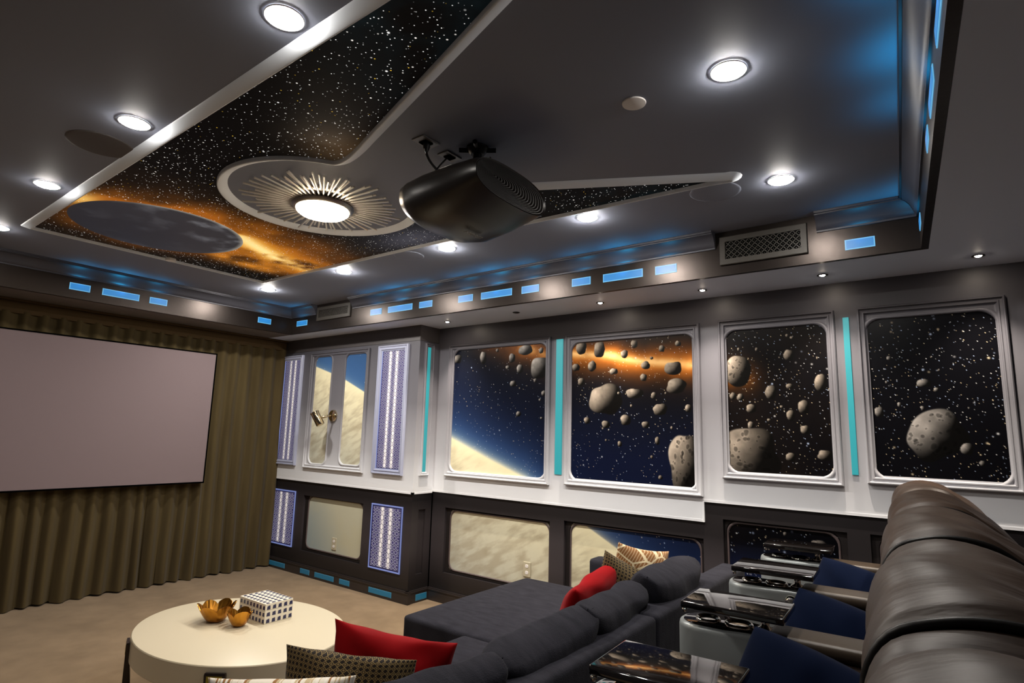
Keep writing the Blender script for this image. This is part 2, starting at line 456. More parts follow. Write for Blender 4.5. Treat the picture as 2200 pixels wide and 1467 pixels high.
bm = B(); slab(bm, FP, WS-.002, 2.335, YT, 2.4798, 0, .004); slab(bm, FS, WP, 2.335, W, 2.4798, 0, .004); struct('trim_bay_header', bm, mat('charcoal_header_paint', (66, 62, 63), .45))
bm = B()
for F, a, b in ((FP, WS-.012, YT), (FR, 1.0, WS)):
    slab(bm, F, a, 0, b, .088, -.03, .004); slab(bm, F, a, .088, b, .098, -.03, .010); slab(bm, F, a, .098, b, .108, -.03, .002)
slab(bm, FS, WP-.0035, 0, W, .088, -.03, .004); slab(bm, FS, WP-.0095, .088, W, .098, -.03, .010); slab(bm, FS, WP-.0015, .098, W, .108, -.03, .002)
struct('baseboard_right', bm, MT['base'])
bm = B(); box(bm, XL, XR, 6.2, YT, 0, SOF); struct('wall_front', bm, MT['darkwall'])
bm = B(); box(bm, XL, XL+.06, YB, YT, 0, SOF); struct('wall_left', bm, MT['darkwall'])
bm = B(); box(bm, XL, XR, YB, YB+.06, 0, SOF); struct('wall_back', bm, MT['darkwall'])

# ================================================================== FRAMED SPACE MURALS (upper row)
def moulding(bm, F, r, dep=.03, wide=.075):
    s = [(inset(r, 0, .001), 0), (inset(r, 0, .001), dep*.75), (inset(r, .006, .001), dep), (inset(r, wide*.22, .001), dep), (inset(r, wide*.30, .001), dep*.66), (inset(r, wide*.52, .001), dep*.62),
         (inset(r, wide*.60, .001), dep*.80), (inset(r, wide*.72, .001), dep*.80), (inset(r, wide*.84, .001), dep*.42), (inset(r, wide, .001), dep*.36)]
    ring(bm, F, s)
def board_with_hole(bm, F, r, k, holes, d):
    """flat board inside the moulding, open over each rounded pane"""
    r = inset(r, k, .001)
    if len(holes) == 1:
        ring(bm, F, [(r, d), (inset(holes[0], -.014), d)])
    else:
        mid = (holes[0][0]+holes[1][2])/2 if holes[0][0] > holes[1][2] else (holes[0][2]+holes[1][0])/2
        for h in holes:
            part = (r[0], r[1], mid, r[3], .001) if h[2] < mid else (mid, r[1], r[2], r[3], .001)
            ring(bm, F, [(part, d), (inset(h, -.014), d)])
def lip(bm, F, h, d):
    ring(bm, F, [(inset(h, -.018), d-.002), (inset(h, -.016), d+.006), (inset(h, -.008), d+.009), (inset(h, -.001), d+.005), (inset(h, .001), .001)])

def faux_window(name, label, F, outer, holes, cat='mural', imgs=(), wide=.075, dep=.03, loc=None, frame_m=None):
    c = F((outer[0]+outer[2])/2, outer[1], 0)
    t = thing(name, label, cat, c, 'framed faux window murals')
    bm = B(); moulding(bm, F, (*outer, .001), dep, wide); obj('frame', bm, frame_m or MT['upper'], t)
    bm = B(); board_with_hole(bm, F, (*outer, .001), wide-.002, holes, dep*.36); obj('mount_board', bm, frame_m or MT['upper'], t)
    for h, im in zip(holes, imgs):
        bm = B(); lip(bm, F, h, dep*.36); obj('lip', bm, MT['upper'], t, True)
        paint_pane('mural_pane', F, h[0]-.004, h[2]+.004, h[1]-.004, h[3]+.004, .003, im, MT['mural'], t)
    return t

RES = .0036
AST = {
 1: [(985,772,8,9),(1039,769.6,7,13),(1069,753.7,3,4),(1129,752.7,15,11),(1162.5,754,5,6),(1100.4,770,6.5,10),(1091.5,790,4.5,4.5),(1117,793,7,9.5),(1159.5,790.5,21,22.5),(1102.4,824.6,6.7,6.4),(1149.8,818,3.5,4.5),(1167.6,845,5,5.7),(1159.7,859.4,2.5,3),(1114,889,5.5,5.5),(1163,898,3,2.6)],
 2: [(1250,748,11.5,14),(1288.6,752,12.5,16),(1342,761.4,7.5,9),(1363,740,7.3,8.4),(1421.4,750,6.4,7.3),(1456,739.5,6.4,5.5),(1387,785.5,10,8.2),(1445.5,792,18.5,14.5),(1452.3,829.5,21.4,16),(1238.6,790,8.2,8.2),(1273,787.3,9,11),(1319,798.6,9,6.4),(1382.7,811.4,7.3,7.7),(1250,820.5,7.3,8.2),(1302,858,34.5,34),(1363.6,845.5,18,11),(1404.5,850,6,7.3),(1418,879.5,15.5,12.3),(1478,877,7.3,8.2),(1344.5,902,11,11.4),(1302.3,911.4,8.6,8.2),(1387,912,8.2,7.3),(1262.3,903,6.4,7.3),(1412,946.4,5,8.2),(1332,953,4.5,6),(1419,1024.5,4.5,4.5),(1400.5,981,3.2,3.6),(1443,919,2.7,3.6),(1400,770,4,3),(1330,845,3,3),(1430,845,2.6,2.6),(1357,872,3,3),(1303,945,2.5,2.5),(1472.7,995.5,36,66,1)],
 3: [(1586.4,797.7,28.6,32.7,1),(1694.5,763.6,11.8,11.4),(1656.8,843,12.7,15),(1762.3,822.7,13.6,19),(1696.4,830,8.2,5.5),(1576,851,6.8,7.7),(1591.8,853.2,7.3,7.7),(1615,877.3,11,9.5),(1726.4,874,12.7,14.5),(1698.6,892,9,11.4),(1614.5,913.6,6.8,9),(1729.5,922.7,10,10),(1653,902,4.5,3.2),(1609,982,68,64,1),(1699,980.5,11,9),(1772,977,16,11.4),(1691,722,3.2,4),(1701,727,4,3.2),(1626.4,751.4,3.6,4),(1679.5,874,4,3.2),(1588,751.4,2.7,3.6),(1675,769,2,2),(1755,770,2.5,3)],
 4: [(1985.5,823.6,15.5,9),(2012,837.3,6,4.5),(1911.4,770.5,5.5,4.5),(1891,885,10.5,11),(1933.6,869,4,5.5),(1982.7,877,4.5,5.5),(2011,934,74,47,1,.72),(2077.3,963.6,14.5,12.7),(2110,994.5,6.8,6),(2017,795.5,3.2,2.3),(2080.5,876.4,2.7,2.7),(1906,821.4,3.2,3.2)],
}
def paint_asteroids(A, Z, img, key):
    for k, a in enumerate(AST[key]):
        p = at(a[0], a[1], 0, W); e = at(a[0]+a[2], a[1], 0, W); g = at(a[0], a[1]-a[3], 0, W)
        asteroid(A, Z, img, p.y, p.z, abs(p.y-e.y), abs(g.z-p.z), 100*key+k, len(a) > 4, a[5] if len(a) > 5 else 0., (158, 146, 132) if key in (2, 3) else (152, 147, 142))
PANES = {1: (2.656, 1.150, 3.694, 2.254), 2: (1.417, 1.158, 2.417, 2.233), 3: (.584, 1.291, 1.201, 2.230), 4: (-.233, 1.306, .371, 2.229)}
OUT = {1: (2.617, 1.100, 3.752, 2.302), 2: (1.376, 1.114, 2.470, 2.3045), 3: (.535, 1.244, 1.2425, 2.306), 4: (-.279, 1.268, .414, 2.3065)}
IMG = {}
for k, (a0, b0, a1, b1) in PANES.items():
    A, Z, img = grid(a0, a1, b0, b1, RES)
    n1, h = space_bg(A, Z, img, k in (1, 2))
    if k == 1: nebula(A, Z, img, [(2.6, 2.14), (3.0, 2.24), (3.3, 2.34)], .15, n1, .6)
    if k == 2:
        mix(img, (13, 19, 44), np.clip((1.75-Z)/.6, 0, .7))
        nebula(A, Z, img, [(2.45, 2.15), (2.1, 2.12), (1.85, 2.06), (1.35, 2.0)], .15, n1, .72)
    if k == 3:
        mix(img, (26, 18, 12), vnoise(A.shape, 80, 2)*.7)
        nebula(A, Z, img, [(1.3, 1.93), (1.08, 1.91)], .10, n1, .55)
    stars(img, {1: 330, 2: 480, 3: 480, 4: 560}[k], RES, .045)
    if k == 1: planet(A, Z, img, h)
    paint_asteroids(A, Z, img, k)
    IMG[k] = img
WLAB = {1: 'framed mural beside the bay with planet edge and a cluster of asteroids top right', 2: 'framed mural with orange nebula, many asteroids and a cut off boulder lower right',
        3: 'framed mural of grey asteroids on black between the step in the rail and a teal strip', 4: 'framed mural of one large tilted asteroid on black above the leather seats'}
for k in (1, 2, 3, 4):
    faux_window('mural_window', WLAB[k], FR, OUT[k], [(*PANES[k], .075)], imgs=[IMG[k]], wide={1: .05, 2: .055, 3: .05, 4: .05}[k])

# twin tall murals on the bay
tw = [(4.955-.005, 1.15, 5.010, 2.266), (5.19, 1.135, 5.50, 2.264)]
tw = [(4.637, 1.152, 4.975, 2.264), (5.207, 1.136, 5.495, 2.264)]
ims = []
for (a0, b0, a1, b1) in tw:
    A, Z, img = grid(a0, a1, b0, b1, RES); n1, h = space_bg(A, Z, img); mix(img, (66, 104, 152), np.full(A.shape, .75)); stars(img, 14, RES, .4); planet(A, Z, img, h); ims.append(img)
faux_window('mural_window', 'pair of tall rounded murals of a cream planet in one frame on the bay', FP, (4.607, 1.081, 5.581, 2.306), [(*tw[0], .07), (*tw[1], .07)], imgs=ims, wide=.05, dep=.024)

# lower row of murals, set back in the dark wall
def low_window(label, F, op, pane, img, db=-.042):
    t = thing('recessed_mural', label, 'mural', F((op[0]+op[2])/2, op[1], db), 'recessed murals of the lower wall')
    bm = B(); ring(bm, F, [((op[0]+.001, op[1]+.001, op[2]-.001, op[3]-.001, .001), db+.006), (inset((*pane, .07), -.014), db+.008)]); obj('surround', bm, MT['recess'], t)
    bm = B(); h = (*pane, .07)
    ring(bm, F, [(inset(h, -.010), db+.007), (inset(h, -.008), db+.011), (inset(h, -.003), db+.012), (inset(h, .002), db+.009), (inset(h, .003), db+.001)]); obj('lip', bm, mat('mauve_lip_paint', (92, 80, 80), .4) if 'mauve_lip_paint' not in bpy.data.materials else bpy.data.materials['mauve_lip_paint'], t, True)
    paint_pane('mural_pane', F, pane[0]-.004, pane[2]+.004, pane[1]-.004, pane[3]+.004, db+.003, img, MT['mural'], t)
    return t
LP = [(2.632, .288, 3.694, .796), (1.416, .288, 2.43, .818), (.588, .562, 1.229, .958), (-.31, .562, .37, .962)]
LL = ['recessed mural of cloudy planet surface behind the chaise', 'recessed mural of planet edge against navy sky behind the patterned pillows',
      'dark recessed mural of blue starry sky behind the tray tables', 'dark recessed mural mostly hidden behind the leather seat backs']
for k in range(4):
    a0, b0, a1, b1 = LP[k]; A, Z, img = grid(a0, a1, b0, b1, RES*1.2); n1, h = space_bg(A, Z, img, k < 2)
    if k >= 2: mix(img, (22, 30, 60), np.clip((.86-Z)/.22, 0, .8))
    if k == 1: mix(img, (26, 36, 70), np.full(A.shape, .35))
    stars(img, (0, 90, 150, 120)[k], RES, .25)
    if k < 2: planet(A, Z, img, h)
    if k == 2:
        p = at(1684, 1150, 0, W); asteroid(A, Z, img, p.y, p.z, .012, .012, 3)
        p = at(1758, 1170, 0, W); asteroid(A, Z, img, p.y, p.z-.02, .055, .035, 4, True)
    low_window(LL[k], FR, (LOW[k][0], LOW[k][2], LOW[k][1], LOW[k][3]), LP[k], img)
a0, b0, a1, b1 = 4.605, .273, 5.485, .785
A, Z, img = grid(a0, a1, b0, b1, RES*1.2); n = vnoise(A.shape, 60, 4)
img[:] = np.array((206, 204, 180)); mix(img, (150, 170, 182), np.clip((A-4.9)*1.1+(.5-Z)*.8, 0, .8)); mix(img, (206, 202, 172), np.clip((n-.45)*2.2, 0, .5))
low_window('recessed mural of pale hazy planet with a wall outlet, low on the bay', FP, (BAYOP[0], BAYOP[2], BAYOP[1], BAYOP[3]), (a0, b0, a1, b1), img)

# wall outlets inside the low murals
def outlet(label, F, a, b, d, w=.036, h=.058):
    t = thing('wall_outlet', label, 'outlet', F(a, b-h, d), 'wall outlets')
    bm = B(); ring(bm, F, [((a-w, b-h, a+w, b+h, .006), d), ((a-w, b-h, a+w, b+h, .006), d+.004), ((a-w+.003, b-h+.003, a+w-.003, b+h-.003, .006), d+.006)], True); obj('cover_plate', bm, MT['outlet'], t)
    for s in (-1, 1):
        bm = B(); ring(bm, F, [((a-.016, b+s*.025-.013, a+.016, b+s*.025+.013, .01), d+.006), ((a-.015, b+s*.025-.012, a+.015, b+s*.025+.012, .01), d+.008)], True); obj('receptacle', bm, MT['plate'], t)
outlet('pale wall outlet on the hazy mural low on the bay', FP, 5.02, .365, -.038)
outlet('small wall outlet on the cloudy planet mural above the chaise', FR, 2.843, .415, -.038)

# ================================================================== HEXAGON LIGHT PANELS
MT['hexlit'] = mat('backlit_hexagon_screen', rough=.35, attr='paint')
nt = MT['hexlit'].node_tree; nt.links.new(nt.nodes['Attribute'].outputs['Color'], nt.nodes['Principled BSDF'].inputs['Emission Color']); nt.nodes['Principled BSDF'].inputs['Emission Strength'].default_value = .42
def hex_img(a0, b0, a1, b1):
    A, Z, img = grid(a0, a1, b0, b1, .0027); w = a1-a0; p = w/8.4
    X, Y = (A-a0)/p, (Z-b0)/p
    best = np.full(A.shape, 9.)
    r3 = math.sqrt(3)
    for ox, oy in ((0, 0), (.5, r3/2)):
        dx = np.abs((X-ox+.5) % 1-.5); dy = np.abs((Y-oy+r3/2) % r3-r3/2)
        best = np.minimum(best, np.maximum(dx, dx*.5+dy*r3/2))
    u = (A-a0)/w
    k = np.clip(np.exp(-((u-.36)/.062)**2)+np.exp(-((u-.64)/.062)**2), 0, 1)
    n = vnoise(A.shape, 50, 2)
    img[:] = np.array((58, 56, 98)); mix(img, (92, 90, 118), np.clip(n*1.4-.3, 0, .8))
    ringk = np.clip((best-.24)/.05, 0, 1)*np.clip((.43-best)/.04, 0, 1); mix(img, (168, 166, 186), ringk*.8)
    core = np.clip((.27-best)/.05, 0, 1); mix(img, (58, 52, 96), core*(1-k))
    gap = np.clip((best-.43)/.03, 0, 1); mix(img, (30, 28, 62), gap*.9)
    mix(img, (252, 246, 238), k*(1-gap*.75)*.96)
    edge = np.minimum(np.minimum(A-a0, a1-A), np.minimum(Z-b0, b1-Z)); mix(img, (30, 28, 66), np.clip((.012-edge)/.004, 0, 1))
    return img
def hex_panel(label, F, o, i, framed, d0=0):
    t = thing('hexagon_light', label, 'light panel', F((o[0]+o[2])/2, o[1], d0), 'glowing hexagon panels on the bay')
    if framed:
        bm = B(); moulding(bm, F, (*o, .001), .028, (o[2]-o[0]-(i[2]-i[0]))/2+.004); obj('frame', bm, MT['bluetrim'], t)
        bm = B(); ring(bm, F, [((i[0]-.002, i[1]-.002, i[2]+.002, i[3]+.002, .001), .012), (inset((*i, .001), .006), .004)]); obj('added_glow_edge', bm, MT['halo'], t)
    else:
        bm = B(); ring(bm, F, [((*o, .001), d0), ((*o, .001), d0+.008), (inset((*o, .001), .006), d0+.012), (inset((*o, .001), .014), d0+.006)]); obj('added_glow_edge', bm, MT['halo'], t)  # raised glowing strip, added to tint the wall around it blue
    im = hex_img(*i); d = .006 if framed else d0+.005
    paint_pane('hexagon_screen', F, i[0], i[2], i[1], i[3], d, im, MT['hexlit'], t)
hex_panel('tall glowing hexagon panel next to the curtain on the upper bay', FP, (5.73, 1.094, 6.14, 2.300), (5.766, 1.139, 6.078, 2.264), True)
hex_panel('tall glowing hexagon panel right of the twin murals on the upper bay', FP, (4.048, 1.089, 4.468, 2.31), (4.092, 1.138, 4.415, 2.264), True)
hex_panel('short glowing hexagon panel next to the curtain on the lower bay', FP, (5.697, .247, 6.12, .824), (5.712, .262, 6.105, .81), False, -.012)
hex_panel('short glowing hexagon panel at the right end of the lower bay', FP, (4.03, .233, 4.456, .814), (4.046, .249, 4.44, .80), False, -.012)

# teal strips
def teal_strip(label, F, a0, b0, a1, b1, framed):
    t = thing('teal_light_strip', label, 'light strip', F((a0+a1)/2, b0, 0), 'teal light strips')
    if framed:
        bm = B(); moulding(bm, F, (a0, b0, a1, b1, .001), .024, .034); obj('frame', bm, MT['upper'], t)
        a0, b0, a1, b1 = a0+.034, b0+.034, a1-.034, b1-.034
    bm = B(); slab(bm, F, a0, b0, a1, b1, 0, .008); obj('strip', bm, MT['teal'], t)
teal_strip('teal light strip between the first two framed murals', FR, 2.503, 1.188, 2.566, 2.276, False)
teal_strip('thin teal light strip left of the large tilted asteroid mural', FR, .4585, 1.314, .4905, 2.2565, False)
teal_strip('framed teal light strip on the narrow side of the bay', FS, 3.842, 1.097, 3.953, 2.315, True)

# spotlight sconce on the bay
t = thing('wall_spotlight', 'polished nickel swivel spotlight between the twin murals', 'lamp', (3.77, 5.12, 1.63))
c = at(716, 893, 0, 3.765)
bm = B(); lathe(bm, [(.0, .0), (.062, 0), (.062, -.008), (.055, -.02), (.03, -.026), (0, -.026)], (3.768, c.y, c.z), 24, True, 'x'); obj('backplate', bm, MT['nickel'], t, True, 40)
hd = Vector((3.60, c.y+.03, c.z-.035))
bm = B(); tube(bm, [(3.745, c.y, c.z), (3.70, c.y+.005, c.z-.005), (hd.x+.02, hd.y, hd.z+.005)], [.016, .013, .012], 10); obj('arm', bm, MT['nickel'], t, True)
bm = B(); ax = Vector((-.25, .42, .82)).normalized(); sd = ax.cross(Vector((1, 0, 0))).normalized(); s2 = ax.cross(sd)
loft(bm, [[hd+ax*h+(sd*math.cos(2*PI*k/20)+s2*math.sin(2*PI*k/20))*r for k in range(20)] for r, h in ((.002, -.075), (.038, -.075), (.042, -.068), (.042, .06), (.046, .06), (.046, .072), (.038, .072), (.034, .03), (.002, .03))], True, True, True); obj('lamp_head', bm, MT['nickel'], t, True, 40)

# ================================================================== BLUE ACCENT PANELS
def accent(label, F, a0, b0, a1, b1, painted=False):
    a0, a1 = min(a0, a1), max(a0, a1)
    bm = B(); r = .004 if painted else .006
    slab(bm, F, a0, b0, a1, b1, -.002, .003)
    n = len(bm.faces)
    slab(bm, F, a0+r, b0+r, a1-r, b1-r, .003, .0045)
    bm.faces.ensure_lookup_table()
    for f in list(bm.faces)[n:]: f.material_index = 1
    o = obj('accent_panel', bm, [MT['bluepaintrim'], MT['bluepaint']] if painted else [MT['bluerim'], MT['blue']])
    tag(o, label, 'light panel', 'blue accent panels')
    if not painted:            # spot added to throw blue onto the crown, apart from the panel's emission
        ld = bpy.data.lights.new('added_crown_glow', 'SPOT'); ld.color = lin((24, 140, 188))[:3]; ld.energy = (2.0 if F is FB else 1.3)*(a1-a0)/.15; ld.spot_size = 2.4; ld.spot_blend = 1; ld.shadow_soft_size = .035
        lo = bpy.data.objects.new('added_crown_glow', ld); COL.objects.link(lo); p0 = Vector(F((a0+a1)/2, b1-.03, .032)); p1 = Vector(F((a0+a1)/2, b1+.2, .028))
        lo.parent = o; lo.location = p0-o.location; lo.rotation_euler = (p1-p0).to_track_quat('-Z', 'Y').to_euler()
    return o
FXP = [(5.487, 5.302, 'small blue light panel on the right fascia between the corner and the far vent'),
 (4.300, 4.143, 'short left blue panel of the trio just right of the far vent'), (4.055, 3.738, 'long middle blue panel of the trio just right of the far vent'), (3.651, 3.493, 'short right blue panel of the trio just right of the far vent'),
 (3.194, 3.037, 'short left blue panel of the middle trio on the right fascia'), (2.950, 2.641, 'long middle blue panel of the middle trio on the right fascia'), (2.549, 2.390, 'short right blue panel of the middle trio on the right fascia'),
 (2.105, 1.954, 'short left blue panel of the trio just left of the near vent'), (1.856, 1.563, 'long middle blue panel of the trio just left of the near vent'), (1.476, 1.332, 'short right blue panel of the trio just left of the near vent'),
 (.393, .254, 'single blue light panel on the right fascia between near vent and rear corner')]
for a0, a1, l in FXP:
    zc = 2.553 + .030*min(1, (a0-.3)/5.2+.35 if a0 > 1 else 0)
    accent(l, FX, a0, zc-.028, a1, zc+.028)
for a0, a1, l in [(1.51, 1.653, 'short left blue panel of the trio on the fascia above the screen'), (1.739, 2.018, 'long middle blue panel of the trio on the fascia above the screen'),
                  (2.101, 2.246, 'short right blue panel of the trio on the fascia above the screen'), (3.116, 3.259, 'single blue panel on the screen side fascia next to the corner')]:
    accent(l, FY, a0, 2.547, a1, 2.603)
for a0, a1, l in [(1.50, 1.80, 'blue panel on the rear fascia nearest the top edge of the photo'), (1.97, 2.21, 'second blue panel from the top edge on the rear fascia'),
                  (2.365, 2.482, 'third blue panel from the top edge on the rear fascia'), (3.30, 3.42, 'blue panel on the rear fascia next to the tray corner')]:
    accent(l, FB, a0, 2.547, a1, 2.603)
for a0, a1, l in [(6.065, 5.772, 'blue painted block on the bay baseboard next to the curtain'), (5.491, 5.333, 'second blue painted block from the curtain on the bay baseboard'),
                  (5.243, 4.935, 'third and longest blue painted block from the curtain on the bay baseboard'), (4.846, 4.693, 'fourth blue painted block from the curtain on the bay baseboard'), (4.414, 4.106, 'blue painted block on the bay baseboard by the outer corner')]:
    accent(l, lambda a, b, d: FP(a, b, d+.004), a0, .022, a1, .07, True)
accent('blue painted block on the baseboard of the narrow side of the bay', lambda a, b, d: FS(a, b, d+.004), 3.878, .016, 4.012, .069, True)

# ================================================================== VENTS
def vent(label, F, a0, a1, b0, b1):
    t = thing('air_vent', label, 'vent', F((a0+a1)/2, b0, 0), 'air vents')
    fr = .034
    bm = B(); ring(bm, F, [((a0, b0, a1, b1, .003), 0), ((a0, b0, a1, b1, .003), .012), (inset((a0, b0, a1, b1, .003), .004), .016), (inset((a0, b0, a1, b1, .003), fr), .016), (inset((a0, b0, a1, b1, .003), fr), .004)]); obj('frame', bm, MT['vent'], t)
    bm = B(); slab(bm, F, a0+fr, b0+fr, a1-fr, b1-fr, .0005, .003); obj('duct', bm, MT['black'], t)
    bm = B(); p0, q0, p1, q1 = a0+fr, b0+fr, a1-fr, b1-fr; st = (q1-q0)/3.2; w = .0036
    k = -int((q1-q0)/st)-2
    while p0+k*st < p1+(q1-q0):
        for s in (1, -1):
            # line a = base + s*(b-q0)
            base = p0+k*st if s == 1 else p0+k*st+st*.5
            pts = []
            bb = [q0, q1]
            lo = max(q0, q0+((p0-base) if s == 1 else (base-p1))); hi = min(q1, q0+((p1-base) if s == 1 else (base-p0)))
            if hi-lo > .004:
                A0, A1 = base+s*(lo-q0), base+s*(hi-q0)
                v = [bm.verts.new(F(a, b, d)) for a, b, d in ((A0-w, lo, .010), (A0+w, lo, .010), (A1+w, hi, .010), (A1-w, hi, .010))]
                u = [bm.verts.new(F(a, b, d)) for a, b, d in ((A0-w, lo, .004), (A0+w, lo, .004), (A1+w, hi, .004), (A1-w, hi, .004))]
                bm.faces.new(v)
                for i in range(4): bm.faces.new((v[i], u[i], u[(i+1) % 4], v[(i+1) % 4]))
                for jj in range(int((hi-lo)/st*1.0)+1):
                    pass
        k += 1
    # small studs where the bars cross, as in a quatrefoil grille
    y = q0+st*.25
    r = 0
    while y < q1:
        x = p0+st*(.25 if r % 2 else .75)
        while x < p1:
            slab(bm, F, x-.0022, y-.0022, x+.0022, y+.0022, .004, .0104); x += st
        y += st*.5; r += 1
    obj('grille', bm, MT['vent'], t)
vent('near bronze air vent with quatrefoil grille, right end of the right fascia', FX, .572, 1.058, 2.538, 2.715)
vent('far dark air vent with quatrefoil grille near the front corner', FX, 4.59, 5.128, 2.577, 2.72)

# ================================================================== CEILING MURAL
R1 = .53; CX, CY = 1.822, 2.705
def outline():
    pts = []
    def seg(p, q, n): pts.extend([(p[0]+(q[0]-p[0])*k/n, p[1]+(q[1]-p[1])*k/n) for k in range(n)])
    A_, B_ = (1.025, 4.708), (2.630, 4.700)
    tipR, tipL = (2.735, .775), (.985, .45)
    # right leg meets the round island
    def pol(d): return (CX+R1*math.cos(math.radians(d)), CY+R1*math.sin(math.radians(d)))
    seg(A_, B_, 20); seg(B_, (2.664, 2.5), 20); seg((2.664, 2.5), tipR, 20)
    pR, pL = (2.14, 1.966), (1.50, 1.975)
    def nose(t): pts.extend([(t[0]+.011*math.cos(a), t[1]+.011*math.sin(a)) for a in [math.radians(-5-25*k) for k in range(7)]])
    nose(tipR); seg((tipR[0]-.012, tipR[1]+.014), pR, 24)
    pts.extend([(p.x, p.y) for p in bez((*pR, 0), (2.03, 2.187, 0), (*pol(-50), 0), 12)[:-1]])
    pts.extend([pol(-50+(238+50)*k/76) for k in range(76)])
    pts.extend([(p.x, p.y) for p in bez((*pol(238), 0), (1.591, 2.225, 0), (*pL, 0), 12)[:-1]])
    seg(pL, (tipL[0]+.012, tipL[1]+.014), 24); nose(tipL); seg((tipL[0]-.010, tipL[1]+.014), A_, 30)
    return pts
OL = outline()
def offset(pts, w):
    n = len(pts); out = []
    ar = sum(pts[i][0]*pts[(i+1) % n][1]-pts[(i+1) % n][0]*pts[i][1] for i in range(n)); s = 1 if ar > 0 else -1
    for i in range(n):
        p, q, r = pts[i-1], pts[i], pts[(i+1) % n]
        d1 = Vector((q[0]-p[0], q[1]-p[1])).normalized(); d2 = Vector((r[0]-q[0], r[1]-q[1])).normalized()
        n1, n2 = Vector((d1.y, -d1.x))*s, Vector((d2.y, -d2.x))*s
        b = (n1+n2); b = b/max(b.length, 1e-4); k = 1/max(.62, b.dot(n1)); out.append((q[0]+b.x*w*k, q[1]+b.y*w*k))
    return out
t = thing('ceiling_mural', 'starry galaxy mural with white raised border covering the middle of the ceiling', 'mural', (1.83, 2.8, CEI))
bm = B()
loft(bm, [[(x, y, z) for x, y in offset(OL, w)] for w, z in ((-.002, CEI-.004), (-.001, CEI-.021), (.002, CEI-.0235), (.006, CEI-.0235), (.044, CEI-.006), (.048, CEI-.0005))], True)
obj('border', bm, MT['white'], t, True, 50)
# star field: nodes for the stars, point colours for the gas clouds
def inpoly(px, py, poly):
    ins = np.zeros(px.shape, bool); n = len(poly)
    for i in range(n):
        x0, y0 = poly[i]; x1, y1 = poly[(i+1) % n]
        c = ((y0 > py) != (y1 > py)) & (px < (x1-x0)*(py-y0)/((y1-y0) if y1 != y0 else 1e-9)+x0); ins ^= c
    return ins
res = .007
gx = np.arange(.90, 2.85, res); gy = np.arange(.40, 4.80, res); GX, GY = np.meshgrid(gx, gy)
inside = inpoly(GX+res/2, GY+res/2, offset(OL, .014)); inside[-1] = False; inside[:, -1] = False
img = np.zeros((*GX.shape, 3)); img[:] = np.array((6, 5, 5)); sh = GX.shape
n1 = np.clip((vnoise(sh, 30, 6)-.5)*1.75+.5, 0, 1); n2 = vnoise(sh, 100, 5)
mix(img, (40, 30, 24), np.clip(n2-.5, 0, .5)*.7); mix(img, (16, 34, 40), np.clip((1.75-GY)*1.2, 0, .5)*np.clip(n1*1.6-.3, 0, 1))
mix(img, (74, 74, 84), np.exp(-((GX-2.55)/.2)**2-((GY-2.75)/.35)**2)*.8)
mix(img, (120, 92, 60), np.exp(-((GX-1.50)/.2)**2-((GY-2.12)/.2)**2)*.5)
PLX, PLY, PLR = 1.533, 4.043, .49
dp = np.hypot(GX-PLX, GY-PLY)-PLR; ang = np.arctan2(GY-PLY, GX-PLX)
mix(img, (150, 84, 22), np.clip(np.exp(-np.clip(dp, 0, 9)/.15)*(.45+1.0*n1)*(.45+.75*np.clip(-np.sin(ang)+.25*np.cos(ang)+.35, 0, 1)), 0, 1))
mix(img, (236, 186, 96), np.exp(-((GX-1.04)/.07)**2-((GY-3.86)/.12)**2)*.95)
def gas(pts, wid, col, pw):
    d = np.full(sh, 9.)
    for p, q in zip(pts, pts[1:]):
        p, q = np.array(p), np.array(q); v = q-p; tt = np.clip(((GX-p[0])*v[0]+(GY-p[1])*v[1])/(v@v), 0, 1)
        d = np.minimum(d, np.hypot(GX-p[0]-tt*v[0], GY-p[1]-tt*v[1]))
    mix(img, col, np.clip(np.exp(-(d/wid)**2)*pw, 0, 1))
path = [(1.90, 3.72), (2.05, 3.82), (2.33, 3.97), (2.50, 4.0), (2.72, 4.02)]
gas(path, .34, (150, 84, 20), (.35+1.1*n1)); gas(path, .17, (214, 142, 40), np.clip(n1*1.9-.35, 0, 1)); gas(path, .075, (255, 226, 150), np.clip(n1*2.4-.45, 0, 1))
gas([(1.97, 3.45), (2.3, 3.4), (2.62, 3.5)], .22, (140, 78, 18), np.clip(n2*1.3-.2, 0, .8))
gas([(2.1, 4.25), (2.4, 4.3)], .13, (206, 130, 40), np.clip(n1*1.7-.5, 0, 1))
idx = -np.ones(sh, int); used = np.zeros(sh, bool)
for dy in (0, 1):
    for dx in (0, 1): used[dy:, dx:] |= inside[:sh[0]-dy, :sh[1]-dx]
idx[used] = np.arange(used.sum())
ys, xs = np.where(inside)
q = np.stack([idx[ys, xs], idx[ys+1, xs], idx[ys+1, xs+1], idx[ys, xs+1]], -1)
me = bpy.data.meshes.new('star_field')
co = np.stack([GX[used]-1.83, GY[used]-2.8, np.full(used.sum(), -.003)], -1)
me.vertices.add(len(co)); me.vertices.foreach_set('co', co.ravel().astype('f')); me.loops.add(q.size); me.loops.foreach_set('vertex_index', q.ravel().astype('i'))
me.polygons.add(len(q)); me.polygons.foreach_set('loop_start', (np.arange(len(q))*4).astype('i')); me.update(calc_edges=True)
ca = me.color_attributes.new('paint', 'FLOAT_COLOR', 'POINT'); rgba = np.ones((len(co), 4)); rgba[:, :3] = srgb(img[used]); ca.data.foreach_set('color', rgba.ravel().astype('f'))
m = mat('galaxy_print', rough=.5, spec=.04, attr='paint'); nt = m.node_tree; b = nt.nodes['Principled BSDF']; at_ = nt.nodes['Attribute']
prev = at_.outputs['Color']
tc = nt.nodes.new('ShaderNodeTexCoord')
